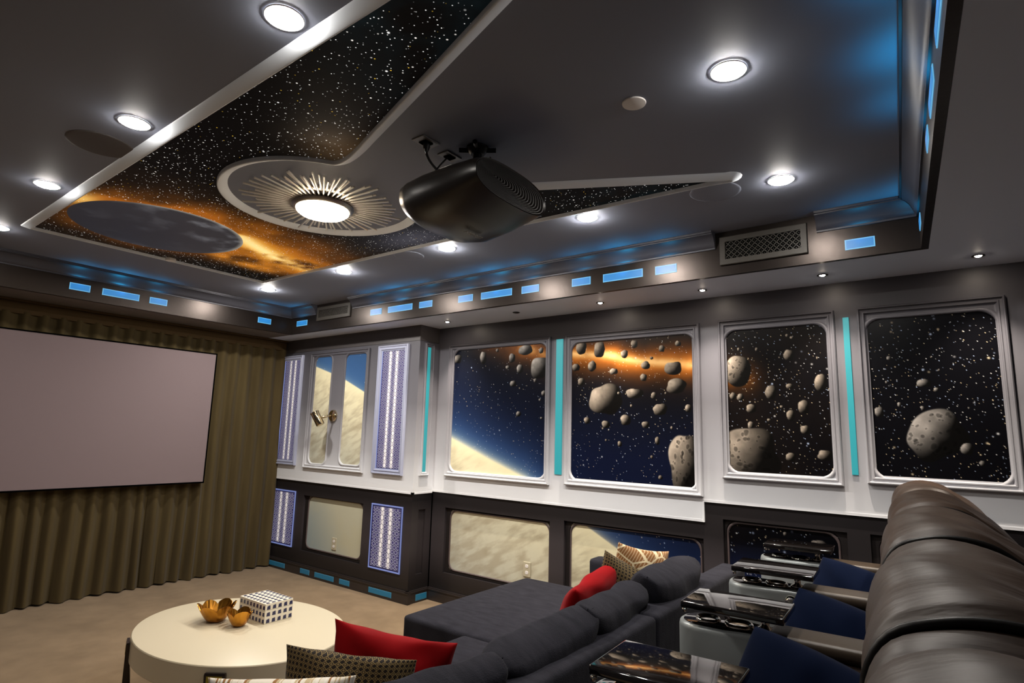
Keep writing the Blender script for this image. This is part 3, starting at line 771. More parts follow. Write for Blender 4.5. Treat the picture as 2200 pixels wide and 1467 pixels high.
for sc_, rad, col, frac in ((58, .165, (255, 255, 255), .92), (27, .125, (255, 250, 244), .75), (40, .14, (250, 206, 70), .16), (10, .060, (255, 255, 255), .85)):
    v = nt.nodes.new('ShaderNodeTexVoronoi'); v.inputs['Scale'].default_value = sc_; nt.links.new(tc.outputs['Object'], v.inputs['Vector'])
    lt = nt.nodes.new('ShaderNodeMapRange'); lt.inputs['From Min'].default_value = rad; lt.inputs['From Max'].default_value = rad*.45; nt.links.new(v.outputs['Distance'], lt.inputs['Value'])
    sp = nt.nodes.new('ShaderNodeSeparateColor'); nt.links.new(v.outputs['Color'], sp.inputs['Color'])
    th = nt.nodes.new('ShaderNodeMapRange'); th.inputs['From Min'].default_value = 1-frac; th.inputs['From Max'].default_value = min(1.0, 1-frac+.5); nt.links.new(sp.outputs['Red'], th.inputs['Value'])
    mu = nt.nodes.new('ShaderNodeMath'); mu.operation = 'MULTIPLY'; nt.links.new(lt.outputs['Result'], mu.inputs[0]); nt.links.new(th.outputs['Result'], mu.inputs[1])
    mx = nt.nodes.new('ShaderNodeMix'); mx.data_type = 'RGBA'; mx.inputs['B'].default_value = lin(col)
    nt.links.new(mu.outputs['Value'], mx.inputs['Factor']); nt.links.new(prev, mx.inputs['A']); prev = mx.outputs['Result']
nt.links.new(prev, b.inputs['Base Color']); nt.links.new(prev, b.inputs['Emission Color']); b.inputs['Emission Strength'].default_value = .85   # a backlit print with fibre stars
me.materials.append(m); o = bpy.data.objects.new('star_field', me); COL.objects.link(o); o.parent = t
# the planet disc
MT['planetprint'] = mat('backlit_planet_print', rough=.45, spec=.3, attr='paint'); nt = MT['planetprint'].node_tree; nt.links.new(nt.nodes['Attribute'].outputs['Color'], nt.nodes['Principled BSDF'].inputs['Emission Color']); nt.nodes['Principled BSDF'].inputs['Emission Strength'].default_value = .5
nr, na = 110, 360
RR, TT = np.meshgrid(np.linspace(0, 1, nr), np.linspace(0, 2*PI, na, endpoint=False), indexing='ij')
pn = vnoise((160, 160), 22, 5); px_ = (RR*np.cos(TT)); py_ = (RR*np.sin(TT))
nn = pn[np.clip(((py_+1)*79).astype(int), 0, 159), np.clip(((px_+1)*79).astype(int), 0, 159)]
pim = np.zeros((*RR.shape, 3)); pim[:] = np.array((54, 54, 59))
lim = np.clip(1-np.hypot(px_+.42, py_-.35)/1.5, 0, 1)
mix(pim, (40, 40, 46), np.clip(lim*1.1, 0, .8))
sun_side = np.clip((px_*.55-py_*.83), 0, 1)
mix(pim, (150, 156, 164), np.clip((nn-.5)*3.2, 0, 1)*(.15+.85*sun_side)); mix(pim, (206, 204, 190), np.clip((RR-.93)/.07, 0, 1)*np.clip(sun_side*1.6, 0, 1)*.8)
vs = np.stack([PLX+PLR*px_-1.83, PLY+PLR*py_-2.8, np.full(RR.shape, -.0045)], -1).reshape(-1, 3)
i = np.arange(nr*na).reshape(nr, na); j = np.roll(i, -1, 1); q = np.stack([i[:-1], i[1:], j[1:], j[:-1]], -1).reshape(-1, 4)
me = bpy.data.meshes.new('painted_planet'); me.from_pydata(vs.tolist(), [], q.tolist())
ca = me.color_attributes.new('paint', 'FLOAT_COLOR', 'POINT'); rgba = np.ones((nr*na, 4)); rgba[:, :3] = srgb(pim).reshape(-1, 3); ca.data.foreach_set('color', rgba.ravel().astype('f'))
me.materials.append(MT['planetprint']); o = bpy.data.objects.new('painted_planet', me); COL.objects.link(o); o.parent = t; o['label'] = 'dark grey painted planet with a pale rim'

# ================================================================== CEILING LIGHTS
def downlight(x, y, label, lens='lens'):
    t = thing('ceiling_downlight', label, 'light', (x, y, CEI), 'round recessed ceiling lights', local=True)
    bm = B(); lathe(bm, [(.053, -.001), (.059, -.001), (.060, -.003), (.058, -.005), (.053, -.005)], n=32, cap=False); bm2 = bm; obj('trim_ring', bm, MT['trimring'], t, True, 40)
    bm = B(); lathe(bm, [(.053, -.003), (.050, -.008), (.042, -.0112), (.028, -.0134), (.012, -.0145), (.001, -.0147)], n=32, cap=False); obj('lens', bm, MT[lens], t, True)
    return t
DL = [(.862, 1.562, 'round downlight at the top edge of the photo, left of the galaxy mural'), (.860, 2.667, 'round downlight left of the galaxy mural beside the big speaker grille'), (.861, 3.793, 'round downlight left of the galaxy mural beyond the big speaker grille'),
      (.905, 4.935, 'round downlight cut by the left edge of the photo'), (1.893, .527, 'large bright downlight near the rear of the tray, beyond the round cover plate'), (2.903, .578, 'round downlight beyond the pointed tip of the galaxy mural'),
      (2.835, 1.609, 'round downlight below the pointed leg of the mural, right of the projector'), (2.819, 2.705, 'round downlight just under the projector in the photo'), (2.819, 3.830, 'round downlight right of the galaxy mural, towards the front corner'),
      (2.840, 4.969, 'round downlight at the front right corner of the galaxy mural')]
L0 = downlight(*DL[0], 'lensdim'); L2 = downlight(*DL[4], 'lensrear'); L1 = downlight(*DL[6])       # the row on the left runs dimmer
for x, y, l in DL[1:4]: dup(L0, (x, y, CEI), l)
dup(L2, (*DL[5][:2], CEI), DL[5][2])
for x, y, l in DL[7:]: dup(L1, (x, y, CEI), l)
def spot(x, y, label, on=True):
    t = thing('soffit_spotlight', label, 'light', (x, y, SOF), 'small spotlights in the wall side soffit', local=True)
    bm = B(); lathe(bm, [(.016, -.0005), (.028, -.0005), (.030, -.003), (.027, -.005), (.018, -.004)], n=20, cap=False); obj('trim_ring', bm, MT['blackmetal'], t, True)
    bm = B(); lathe(bm, [(.0005, -.009), (.008, -.008), (.014, -.005), (.017, -.001)], n=16, cap=False); obj('lens', bm, MT['spotlens'] if on else MT['offspot'], t, True)
    if on:                     # the beam of the little lamp, tipped at the wall
        ld = bpy.data.lights.new('beam', 'SPOT'); ld.color = lin((255, 240, 222))[:3]; ld.energy = 74; ld.spot_size = math.radians(84); ld.spot_blend = 1; ld.shadow_soft_size = .012
        lo = bpy.data.objects.new('beam', ld); COL.objects.link(lo); lo.parent = t; lo.location = (0, 0, -.014); lo.rotation_euler = Vector((.05, 0, -1)).to_track_quat('-Z', 'Y').to_euler()
S0 = None
for y, l in [(3.583, 'small soffit spotlight by the corner of the bay'), (2.035, 'small soffit spotlight above the orange nebula mural'), (1.269, 'small soffit spotlight above the step between the nebula and boulder murals'),
             (.552, 'small soffit spotlight below the single blue panel in the photo'), (-.174, 'small soffit spotlight nearest the right edge of the photo')]:
    x = 3.785
    if S0 is None: spot(x, y, l); S0 = [o for o in COL.objects if o.name.startswith('soffit_spotlight')][-1]
    else: dup(S0, (x, y, SOF), l)
spot(3.76, 2.793, 'small unlit soffit spotlight above the teal strip', False)

def disc(name, label, cat, x, y, r, m, h=.006, group=None):
    bm = B(); lathe(bm, [(0.001, -h), (r*.9, -h), (r*.97, -h*.85), (r, -h*.3), (r, -.0005)], (x, y, CEI), 36, False); o = obj(name, bm, m, None, True, 40); tag(o, label, cat, group)
disc('ceiling_cover_plate', 'pale round cover plate on bare ceiling near the large rear downlight', 'cover plate', 1.896, .878, .045, MT['plate'])
disc('smoke_detector', 'small white round detector on the front border of the galaxy mural', 'detector', 1.872, 4.690, .036, MT['trimring'], .022)
disc('ceiling_speaker', 'large round grey speaker grille left of the galaxy mural', 'speaker', .853, 3.018, .132, MT['grille'], .003, 'round ceiling speakers')
disc('ceiling_speaker', 'ceiling coloured round speaker grille beside the pointed tip of the mural', 'speaker', 2.873, .886, .125, MT['ceil'], .003, 'round ceiling speakers')
disc('ceiling_speaker', 'ceiling coloured round speaker grille left of the downlight under the projector', 'speaker', 2.80, 3.06, .11, MT['ceil'], .003, 'round ceiling speakers')

# sunburst lamp
t = thing('sunburst_ceiling_lamp', 'round glowing ceiling lamp in a silver sunburst of rods', 'lamp', (CX, CY, CEI))
bm = B(); lathe(bm, [(.001, -.006), (.19, -.006), (.20, -.001)], (CX, CY, CEI), 40, False); obj('backplate', bm, MT['silverplate'], t, True, 40)
bm = B(); lathe(bm, [(.120, -.026), (.150, -.030), (.163, -.036), (.166, -.044), (.160, -.053), (.150, -.060), (.143, -.062), (.134, -.056)], (CX, CY, CEI), 48, False)
lathe(bm, [(.176, -.014), (.166, -.022), (.150, -.026), (.120, -.026)], (CX, CY, CEI), 48, False); obj('rim', bm, MT['silverplate'], t, True, 50)
bm = B(); lathe(bm, [(.142, -.056), (.139, -.070), (.124, -.082), (.090, -.092), (.045, -.097), (.001, -.098)], (CX, CY, CEI), 40, False); obj('glass_dome', bm, MT['dome'], t, True)
N = 98
for k in range(N):
    a = 2*PI*k/N; L = .365+.075*abs(math.sin(k*PI/(N/18)))+random.uniform(-.045, .015)
    if k % 2: L -= .035
    z = CEI-(.022 if k % 2 else .034)
    d = Vector((math.cos(a), math.sin(a), 0)); p = Vector((CX, CY, z))
    bm = B(); tube(bm, [p+d*.16, p+d*L], .0054, 6); obj('ray', bm, MT['silver'], t, True, 40)

# ================================================================== SCREEN AND CURTAIN
t = thing('projection_screen', 'large blank mauve grey projection screen hanging before the olive curtain', 'screen', (1.80, 6.0, .92))
sx0, sx1, sz0, sz1 = .66, 2.94, .935, 2.222
def FSC(a, b, d): return (a, 6.0-d, b)
bm = B(); slab(bm, FSC, sx0+.006, sz0+.008, sx1-.006, sz1-.008, -.004, .004); obj('screen_cloth', bm, MT['screen'], t)
bm = B(); ring(bm, FSC, [((sx0-.004, sz0-.004, sx1+.004, sz1+.004, .003), -.035), ((sx0-.004, sz0-.004, sx1+.004, sz1+.004, .003), .008), ((sx0+.008, sz0+.010, sx1-.008, sz1-.008, .003), .008), ((sx0+.008, sz0+.010, sx1-.008, sz1-.008, .003), .003)]); obj('frame', bm, MT['black'], t)
t = thing('stage_curtain', 'olive brown pleated velvet curtain hanging behind the screen', 'curtain', (1.7, 6.1, .0))
bm = B(); n = 620; x0, x1 = XL+.07, 3.774; cols = []
ph = [0]; r2 = random.Random(3)
for k in range(90): ph.append(ph[-1]+.128*r2.uniform(.82, 1.18))
for k in range(n+1):
    x = x0+(x1-x0)*k/n
    j = max(i for i, p in enumerate(ph) if p <= x-x0); u = (x-x0-ph[j])/(ph[j+1]-ph[j])
    fold = (.5-.5*math.cos(2*PI*(u**.75)))
    amp = .072*(.75+.5*r2.random() if False else 1)
    col = []
    for z in (.012, .25, .55, .9, 1.3, 1.7, 2.05, 2.30, 2.38):
        w = .35+.65*(1-z/2.4) if z < 1.9 else .62
        y = 6.135-.012-amp*fold*w - .012*math.sin(j*2.3)*(1-z/2.4)
        col.append((x+.012*math.sin(z*2+j)*(1-z/2.4), y, z+(.006*math.sin(j*1.7) if z < .1 else 0)))
    cols.append(col)
loft(bm, cols, False); obj('drape', bm, MT['curtain'], t, True)
bm = B(); box(bm, x0, x1, 6.09, 6.14, 2.365, 2.462, .006); obj('header_band', bm, MT['header'], t)
bm = B(); box(bm, x0, x1, 6.05, 6.16, 2.464, 2.478); obj('curtain_track', bm, MT['header'], t)

# ================================================================== COFFEE TABLE
TX, TY, TA, TB = 1.855, 3.188, .493, .63
t = thing('coffee_table', 'oval cream white coffee table with dark bronze legs', 'table', (TX, TY, 0))
def oval(k, z, n=72): return [(TX+(TA+k)*math.cos(2*PI*i/n), TY+(TB+k)*math.sin(2*PI*i/n), z) for i in range(n)]
bm = B(); loft(bm, [oval(-.03, .305), oval(-.004, .305), oval(0, .309), oval(0, .414), oval(-.003, .4185), oval(-.008, .42)], True, True, True); obj('tabletop', bm, MT['tablewhite'], t, True, 30)
for px, py in ((283, 1372), (467, 1440), (745, 1337), (0, 0)):
    if px: p = at(px, py, 2, .40 if px != 467 else .395); ang = math.atan2((p.y-TY)/TB, (p.x-TX)/TA)
    else: ang = math.radians(70)
    c = Vector((TX+TA*math.cos(ang), TY+TB*math.sin(ang), 0)); nrm = Vector((math.cos(ang)/TA, math.sin(ang)/TB, 0)).normalized(); tg = Vector((-nrm.y, nrm.x, 0))
    bm = B(); loops = []
    for z, w, o0, o1 in ((.0, .035, -.03, .004), (.20, .042, -.02, .014), (.385, .048, .001, .016), (.394, .046, .002, .014)):
        loops.append([c+tg*s*w+nrm*o+Vector((0, 0, z)) for s, o in ((-1, o0), (1, o0), (1, o1), (-1, o1))])
    loft(bm, loops, True, True, True); lg = obj('leg', bm, MT['bronze'], t)
    bm = B(); q = [c+tg*s*.036+nrm*.0172+Vector((0, 0, z)) for s, z in ((-1, .338), (1, .338), (1, .382), (-1, .382))]; loft(bm, [[p-nrm*.003 for p in q], q], True, False, True); obj('inset_plate', bm, MT['mirror'], lg)

def bowl(name, label, x, y, z, r, h, petals, seed):
    rr = random.Random(seed); bm = B(); n = 96; loops = []
    offs = [rr.uniform(-.1, .14) for _ in range(petals)]
    def rim(th, s):
        u = th/(2*PI)*petals; k = int(u) % petals; f = u-int(u)
        pk = (math.sin(PI*f))**.7
        return pk, offs[k]
    for s, side in [(i/9, 0) for i in range(10)]+[(1-i/9, 1) for i in range(10)]:
        l = []
        for k in range(n):
            th = 2*PI*k/n; pk, o = rim(th, s)
            rad = r*(.36+.64*s**.8)*(1+(.10*pk-.05+o*.5)*s); hh = h*s**1.25*(1+s*(.30*pk-.16+o))
            if side: rad *= .96; hh = max(hh, .004)+.002*(1-s)
            rad *= 1+.02*math.sin(th*23+s*5)*s
            l.append((x+rad*math.cos(th), y+rad*math.sin(th), z+max(hh, 0)))
        loops.append(l)
    loft(bm, loops, True, True, True)
    o = obj(name, bm, MT['gold'], None, True, 50); tag(o, label, 'bowl', 'gold petal bowls')
pb = at(463, 1334, 2, .42); bowl('petal_bowl', 'larger gold petal shaped bowl on the coffee table', pb.x, pb.y, .421, .096, .088, 6, 4)
pb = at(506, 1347, 2, .42); bowl('petal_bowl', 'smaller gold petal shaped bowl beside the patterned box', pb.x+.020, pb.y+.004, .421, .066, .072, 5, 9)

# inlaid box: near corner, right corner and left corner seen on the table
pc, pr, plft = at(567, 1342, 2, .42), at(627, 1326, 2, .42), at(507, 1312, 2, .42)
ex = (pr-pc); ey = (plft-pc)
ang = math.atan2(ex.y, ex.x)
bw, bl, bh = ex.length, .262, .105
t = thing('inlay_box', 'lidded box with navy and bone inlay squares on the coffee table', 'box', (pc.x, pc.y, .421), rz=ang, local=True)
bm = B(); box(bm, 0, bw, 0, bl, 0, bh*.66, .002); obj('body', bm, MT['bone'], t)
bm = B(); box(bm, 0, bw, 0, bl, bh*.66+.001, bh, .002); obj('lid', bm, MT['bone'], t)
bm = B()
def tri(P, U, V, nU, nV):
    P, U, V = Vector(P), Vector(U), Vector(V); N_ = U.cross(V).normalized()*.0006
    for i in range(nU):
        for j in range(nV):
            o = P+U*(i/nU)+V*(j/nV); u, v = U/nU, V/nV
            q = [o+u*.30+v*.10, o+u*.92+v*.10, o+u*.86+v*.72, o+u*.36+v*.62]
            loft(bm, [[w for w in q], [w+N_ for w in q]], True, False, True)
tri((0, 0, 0), (bw, 0, 0), (0, 0, bh), 5, 3); tri((0, bl, 0), (0, -bl, 0), (0, 0, bh), 8, 3); tri((0, 0, bh), (bw, 0, 0), (0, bl, 0), 5, 8); tri((bw, 0, 0), (0, bl, 0), (0, 0, bh), 8, 3); tri((bw, bl, 0), (-bw, 0, 0), (0, 0, bh), 5, 3)
obj('inlay', bm, MT['navy'], t)

# ================================================================== CUSHION SHAPES
def cushion_bm(w, h, t, seed=0, pinch=.07, ex=.5, n=40, wr=.010, corner=0., sag=0.):
    """soft cushion: x across, y up its face, z thickness"""
    r = random.Random(seed); bm = B(); ks = [(r.uniform(2, 7), r.uniform(2, 7), r.uniform(0, 6)) for _ in range(5)]
    loops = {}
    uvl = bm.loops.layers.uv.new('uv'); grids = []
    for side in (1, -1):
        g = []
        for j in range(n+1):
            row = []
            for i in range(n+1):
                u, v = 2*i/n-1, 2*j/n-1
                u = math.sin(u*PI/2)*.45+u*.55; v = math.sin(v*PI/2)*.45+v*.55
                x = w/2*u*(1-pinch*(1-v*v)*abs(u)**2); y = h/2*v*(1-pinch*(1-u*u)*abs(v)**2)
                e = max(0., (1-u*u)*(1-v*v))**ex
                z = t/2*e
                wv = sum(math.sin(a*u+b*v*1.3+c) for a, b, c in ks)/5
                z += wr*wv*e**.6*(1.0)
                rad = math.hypot(u, v)
                z += wr*.9*math.sin(math.atan2(v, u)*9+seed)*max(0, rad-.6)*e**.35
                y -= sag*(1-v*v)*0+sag*(u*u)*.5*(v+1)
                row.append((x, y, side*z))
            g.append(row)
        grids.append(g)
    vs = [[[None]*(n+1) for _ in range(n+1)] for _ in range(2)]
    for j in range(n+1):
        for i in range(n+1):
            vs[0][j][i] = bm.verts.new(grids[0][j][i])
            if i in (0, n) or j in (0, n): vs[1][j][i] = vs[0][j][i]
            else: vs[1][j][i] = bm.verts.new(grids[1][j][i])
    for s in range(2):
        for j in range(n):
            for i in range(n):
                q = [vs[s][j][i], vs[s][j][i+1], vs[s][j+1][i+1], vs[s][j+1][i]]; uvq = [(i, j), (i+1, j), (i+1, j+1), (i, j+1)]
                if s: q = q[::-1]; uvq = uvq[::-1]
                try: f = bm.faces.new(q)
                except ValueError: continue
                for l, (a, b) in zip(f.loops, uvq): l[uvl].uv = (a/n*w/.5, b/n*h/.5)
    return bm

def place(bm, c, right, up):
    r = Vector(right).normalized(); u = Vector(up); u = (u-r*u.dot(r)).normalized(); nrm = r.cross(u)
    Mx = Matrix(((r.x, u.x, nrm.x, c[0]), (r.y, u.y, nrm.y, c[1]), (r.z, u.z, nrm.z, c[2]), (0, 0, 0, 1)))
    bmesh.ops.transform(bm, matrix=Mx, verts=bm.verts); return bm

def pattern_mat(name, kind):
    m = mat(name, (90, 80, 60), .9, spec=.15, sheen=.15); nt = m.node_tree; b = nt.nodes['Principled BSDF']
    def N(tp, **k):
        o = nt.nodes.new(tp)
        for a, v in k.items(): setattr(o, a, v)
        return o
    def math_(op, a, bb=None):
        o = N('ShaderNodeMath', operation=op)
        for i, s in enumerate((a, bb)):
            if s is None: continue
            if isinstance(s, (int, float)): o.inputs[i].default_value = s
            else: nt.links.new(s, o.inputs[i])
        return o.outputs[0]
    uv = N('ShaderNodeUVMap'); uv.uv_map = 'uv'; sx = N('ShaderNodeSeparateXYZ'); nt.links.new(uv.outputs[0], sx.inputs[0])
    x, y = sx.outputs[0], sx.outputs[1]
    mx = N('ShaderNodeMix', data_type='RGBA')
    if kind == 'diamond':      # woven diamonds, each with a small four pointed star, between zigzag lines
        S = 27.
        fx = math_('ABSOLUTE', math_('SUBTRACT', math_('FRACT', math_('MULTIPLY', x, S)), .5)); fy = math_('ABSOLUTE', math_('SUBTRACT', math_('FRACT', math_('MULTIPLY', y, S)), .5))
        s = math_('ADD', fx, fy)
        line = math_('LESS_THAN', math_('ABSOLUTE', math_('SUBTRACT', s, .47)), .075)
        star = math_('LESS_THAN', math_('MULTIPLY', fx, fy), .006); star = math_('MULTIPLY', star, math_('LESS_THAN', s, .30))
        fac = math_('MAXIMUM', line, star)
        mx.inputs['A'].default_value = lin((34, 28, 24)); mx.inputs['B'].default_value = lin((138, 118, 78))
        nt.links.new(fac, mx.inputs['Factor'])
    elif kind == 'strokes':    # short upright brush strokes in white, tan and brown
        mp = N('ShaderNodeMapping'); mp.inputs['Scale'].default_value = (74, 9, 1); mp.inputs['Rotation'].default_value = (0, 0, .12); nt.links.new(uv.outputs[0], mp.inputs[0])
        v = N('ShaderNodeTexVoronoi', feature='F1'); v.inputs['Scale'].default_value = 1.; nt.links.new(mp.outputs[0], v.inputs['Vector'])
        sp = N('ShaderNodeSeparateColor'); nt.links.new(v.outputs['Color'], sp.inputs[0])
        r = N('ShaderNodeValToRGB'); e = r.color_ramp.elements; r.color_ramp.interpolation = 'CONSTANT'
        e[0].color = lin((238, 230, 214)); e[1].position = .42; e[1].color = lin((206, 186, 148))
        for p, c in ((.58, (244, 238, 226)), (.74, (156, 112, 66)), (.84, (188, 168, 132)), (.93, (120, 84, 52))): k = e.new(p); k.color = lin(c)
        nt.links.new(sp.outputs[0], r.inputs[0]); nt.links.new(r.outputs[0], b.inputs['Base Color']); return m
    else:                      # leaf: brown ground with cream veins and fine hatching
        mp = N('ShaderNodeMapping'); mp.inputs['Rotation'].default_value = (0, 0, .5); nt.links.new(uv.outputs[0], mp.inputs[0])
        w = N('ShaderNodeTexWave', bands_direction='X'); w.inputs['Scale'].default_value = 11; w.inputs['Distortion'].default_value = .6; nt.links.new(mp.outputs[0], w.inputs['Vector'])
        v = N('ShaderNodeTexVoronoi', feature='DISTANCE_TO_EDGE'); v.inputs['Scale'].default_value = 4.2; nt.links.new(uv.outputs[0], v.inputs['Vector'])
        a = math_('LESS_THAN', v.outputs['Distance'], .035); bb = math_('MULTIPLY', math_('GREATER_THAN', w.outputs['Fac'], .86), .55)
        nt.links.new(math_('MAXIMUM', a, bb), mx.inputs['Factor'])
        mx.inputs['A'].default_value = lin((150, 104, 62)); mx.inputs['B'].default_value = lin((240, 222, 182))
    nt.links.new(mx.outputs['Result'], b.inputs['Base Color']); return m
MT['diamond'] = pattern_mat('woven_diamond_pattern', 'diamond'); MT['strokes'] = pattern_mat('brush_stroke_pattern', 'strokes'); MT['leaf'] = pattern_mat('leaf_vein_pattern', 'leaf')

# ================================================================== SECTIONAL SOFA
t = thing('sectional_sofa', 'charcoal fabric sectional sofa with a wide chaise, its back to the leather seats', 'sofa', (2.3, 1.7, 0))
def soft_box(x0, x1, y0, y1, z0, z1, r, puff=.0, seed=1):
    """upholstered block with rounded edges and a slightly crowned top"""
    bm = B(); box(bm, x0, x1, y0, y1, z0, z1, r, 4)
    bmesh.ops.subdivide_edges(bm, edges=[e for e in bm.edges if e.calc_length() > .2], cuts=14, use_grid_fill=True)
    rr = random.Random(seed); a, b, c, d = (rr.uniform(4, 9) for _ in range(4))
    for v in bm.verts:
        u = (v.co.x-x0)/(x1-x0); w = (v.co.y-y0)/(y1-y0)
        if v.co.z > (z0+z1)/2: v.co.z += puff*(max(0, 16*u*(1-u)*w*(1-w))**.6) + (puff*.25)*math.sin(a*v.co.x+b*v.co.y)*min(1, 16*u*(1-u)*w*(1-w))
    return bm
obj('chaise_cushion', soft_box(2.55, 3.80, 1.30, 2.665, .27, .43, .03, .012), MT['sofa'], t, True)
bm = B(); box(bm, 2.60, 3.86, 1.15, 2.62, .06, .262, .02, 3); obj('chaise_base', bm, MT['sofa'], t, True, 40)
obj('seat_cushion', soft_box(1.02, 2.54, 1.30, 2.18, .27, .43, .03, .012, 2), MT['sofa'], t, True)
bm = B(); box(bm, 1.02, 2.59, 1.15, 2.14, .06, .262, .02, 3); obj('seat_base', bm, MT['sofa'], t, True, 40)
for x0, x1 in ((.96, 2.478), (2.482, 3.80)):
    bm = B(); box(bm, x0, x1, 1.055, 1.20, .05, .752, .028, 4); obj('backrest', bm, MT['sofa'], t, True, 40)
bm = B(); box(bm, 3.815, 3.965, 1.10, 2.14, .05, .64, .04, 4); obj('armrest', bm, MT['sofa'], t, True, 40)
for x in (1.2, 2.0, 2.9, 3.7):
    for y in (1.2, 2.0):
        bm = B(); lathe(bm, [(.022, 0), (.028, .062)], (x, y, 0), 12); obj('foot', bm, MT['black'], t)
BK = [((2.94, 1.262, .625), (1, -.02, .0), (0, -.40, 1), .60, .52, .26, 11), ((2.34, 1.272, .62), (1, .06, -.02), (.05, -.42, 1), .56, .48, .22, 12),
      ((1.83, 1.275, .61), (1, -.05, .05), (0, -.46, 1), .60, .48, .23, 13), ((1.30, 1.30, .60), (1, -.18, .03), (-.05, -.45, 1), .54, .46, .22, 14)]
for c, r_, u_, w, h, th, sd in BK:
    obj('back_cushion', place(cushion_bm(w, h, th, sd, .035, .24, wr=.016), c, r_, u_), MT['sofa'], t, True)

def pillow(label, m, c, right, up, w, h, th, seed, group=None, pinch=.08, ex=.48, wr=.012):
    o = obj('throw_pillow', place(cushion_bm(w, h, th, seed, pinch, ex, wr=wr), c, right, up), m, None, True)
    tag(o, label, 'pillow', group)
    return o
pillow('red velvet pillow on the sofa seat in front, nearest the coffee table', MT['redvelvet'], (1.575, 1.70, .60), (.24, -.50, -.05), (-.05, -.02, 1), .48, .36, .15, 21, None, .10, .48, .02)
pillow('brown diamond patterned pillow propped against the nearer red pillow', MT['diamond'], (1.405, 1.72, .565), (.26, -.46, -.02), (-.05, -.02, 1), .47, .36, .13, 22, None, .06)
pillow('cream and brown brush stroke patterned pillow cut off by the bottom edge', MT['strokes'], (1.115, 1.65, .60), (.30, -.40, .02), (-.1, .0, 1), .44, .34, .15, 23)
pillow('red velvet pillow leaning on the back cushions of the chaise', MT['redvelvet'], (2.70, 1.54, .615), (.75, .10, .04), (.16, -.35, .9), .60, .46, .17, 24, None, .05, .42, .016)
pillow('brown diamond patterned pillow behind the red pillow on the chaise', MT['diamond'], (2.97, 1.43, .635), (.62, -.46, -.34), (.3, -.12, .95), .44, .40, .13, 25)
pillow('tan leaf patterned pillow behind the others in the sofa corner', MT['leaf'], (3.09, 1.43, .70), (.72, -.42, -.16), (.2, -.18, .95), .34, .42, .15, 26)

# ================================================================== LEATHER RECLINERS
RZ = math.radians(3.0)
def rec_root(x, label, gx='brown leather recliners in the back row'):
    return (x, -.2+.055*x, .17)
PROF = [(.40, .36), (.37, .48), (.305, .62), (.276, .76), (.272, .88), (.276, .97), (.266, 1.05), (.235, 1.107), (.175, 1.133), (.115, 1.138), (.055, 1.125), (.005, 1.095), (-.045, 1.06), (-.10, .99), (-.13, .85), (-.145, .60), (-.15, .10)]
def back_bm():
    bm = B(); n = 40; cols = []
    pts = [Vector((0, y, z)) for y, z in PROF]
    fine = []
    for i in range(len(pts)-1):
        p0, p1, p2, p3 = pts[max(i-1, 0)], pts[i], pts[i+1], pts[min(i+2, len(pts)-1)]
        for k in range(4):
            s = k/4; fine.append(.5*((2*p1)+(-p0+p2)*s+(2*p0-5*p1+4*p2-p3)*s*s+(-p0+3*p1-3*p2+p3)*s**3))
    fine.append(pts[-1])
    cen = Vector((0, .10, .75))
    for i in range(n+1):
        u = 2*i/n-1; u = math.copysign(abs(u)**.85, u); x = .368*u
        sc = 1-.028*min(1, max(0, (abs(x)-.292)/.012))-.075*max(0, (abs(x)-.29)/.078)**1.6-.030*abs(u)**2
        groove = .018*math.exp(-((abs(x)-.290)/.009)**2)
        col = []
        for j, p in enumerate(fine):
            q = p.copy(); d = (q-cen); L = d.length
            f = j/len(fine)
            wob = .007*math.sin(x*14+f*19)*math.exp(-((f-.5)/.3)**2)+.004*math.sin(x*41+f*9)
            # a soft roll for the head and a tuck under it
            roll = .012*math.exp(-((f-.46)/.10)**2)-.020*math.exp(-((f-.30)/.04)**2)
            q = cen+d*(sc+(roll+wob-groove)/L)
            q.x = x; col.append(q)
        cols.append(col)
    loft(bm, cols, False)
    back_bm.cols = cols
    # close the sides
    for col in (cols[0], cols[-1]):
        vs = [bm.verts.new(p) for p in col]; bm.faces.new(vs)
    return bm, fine, cen
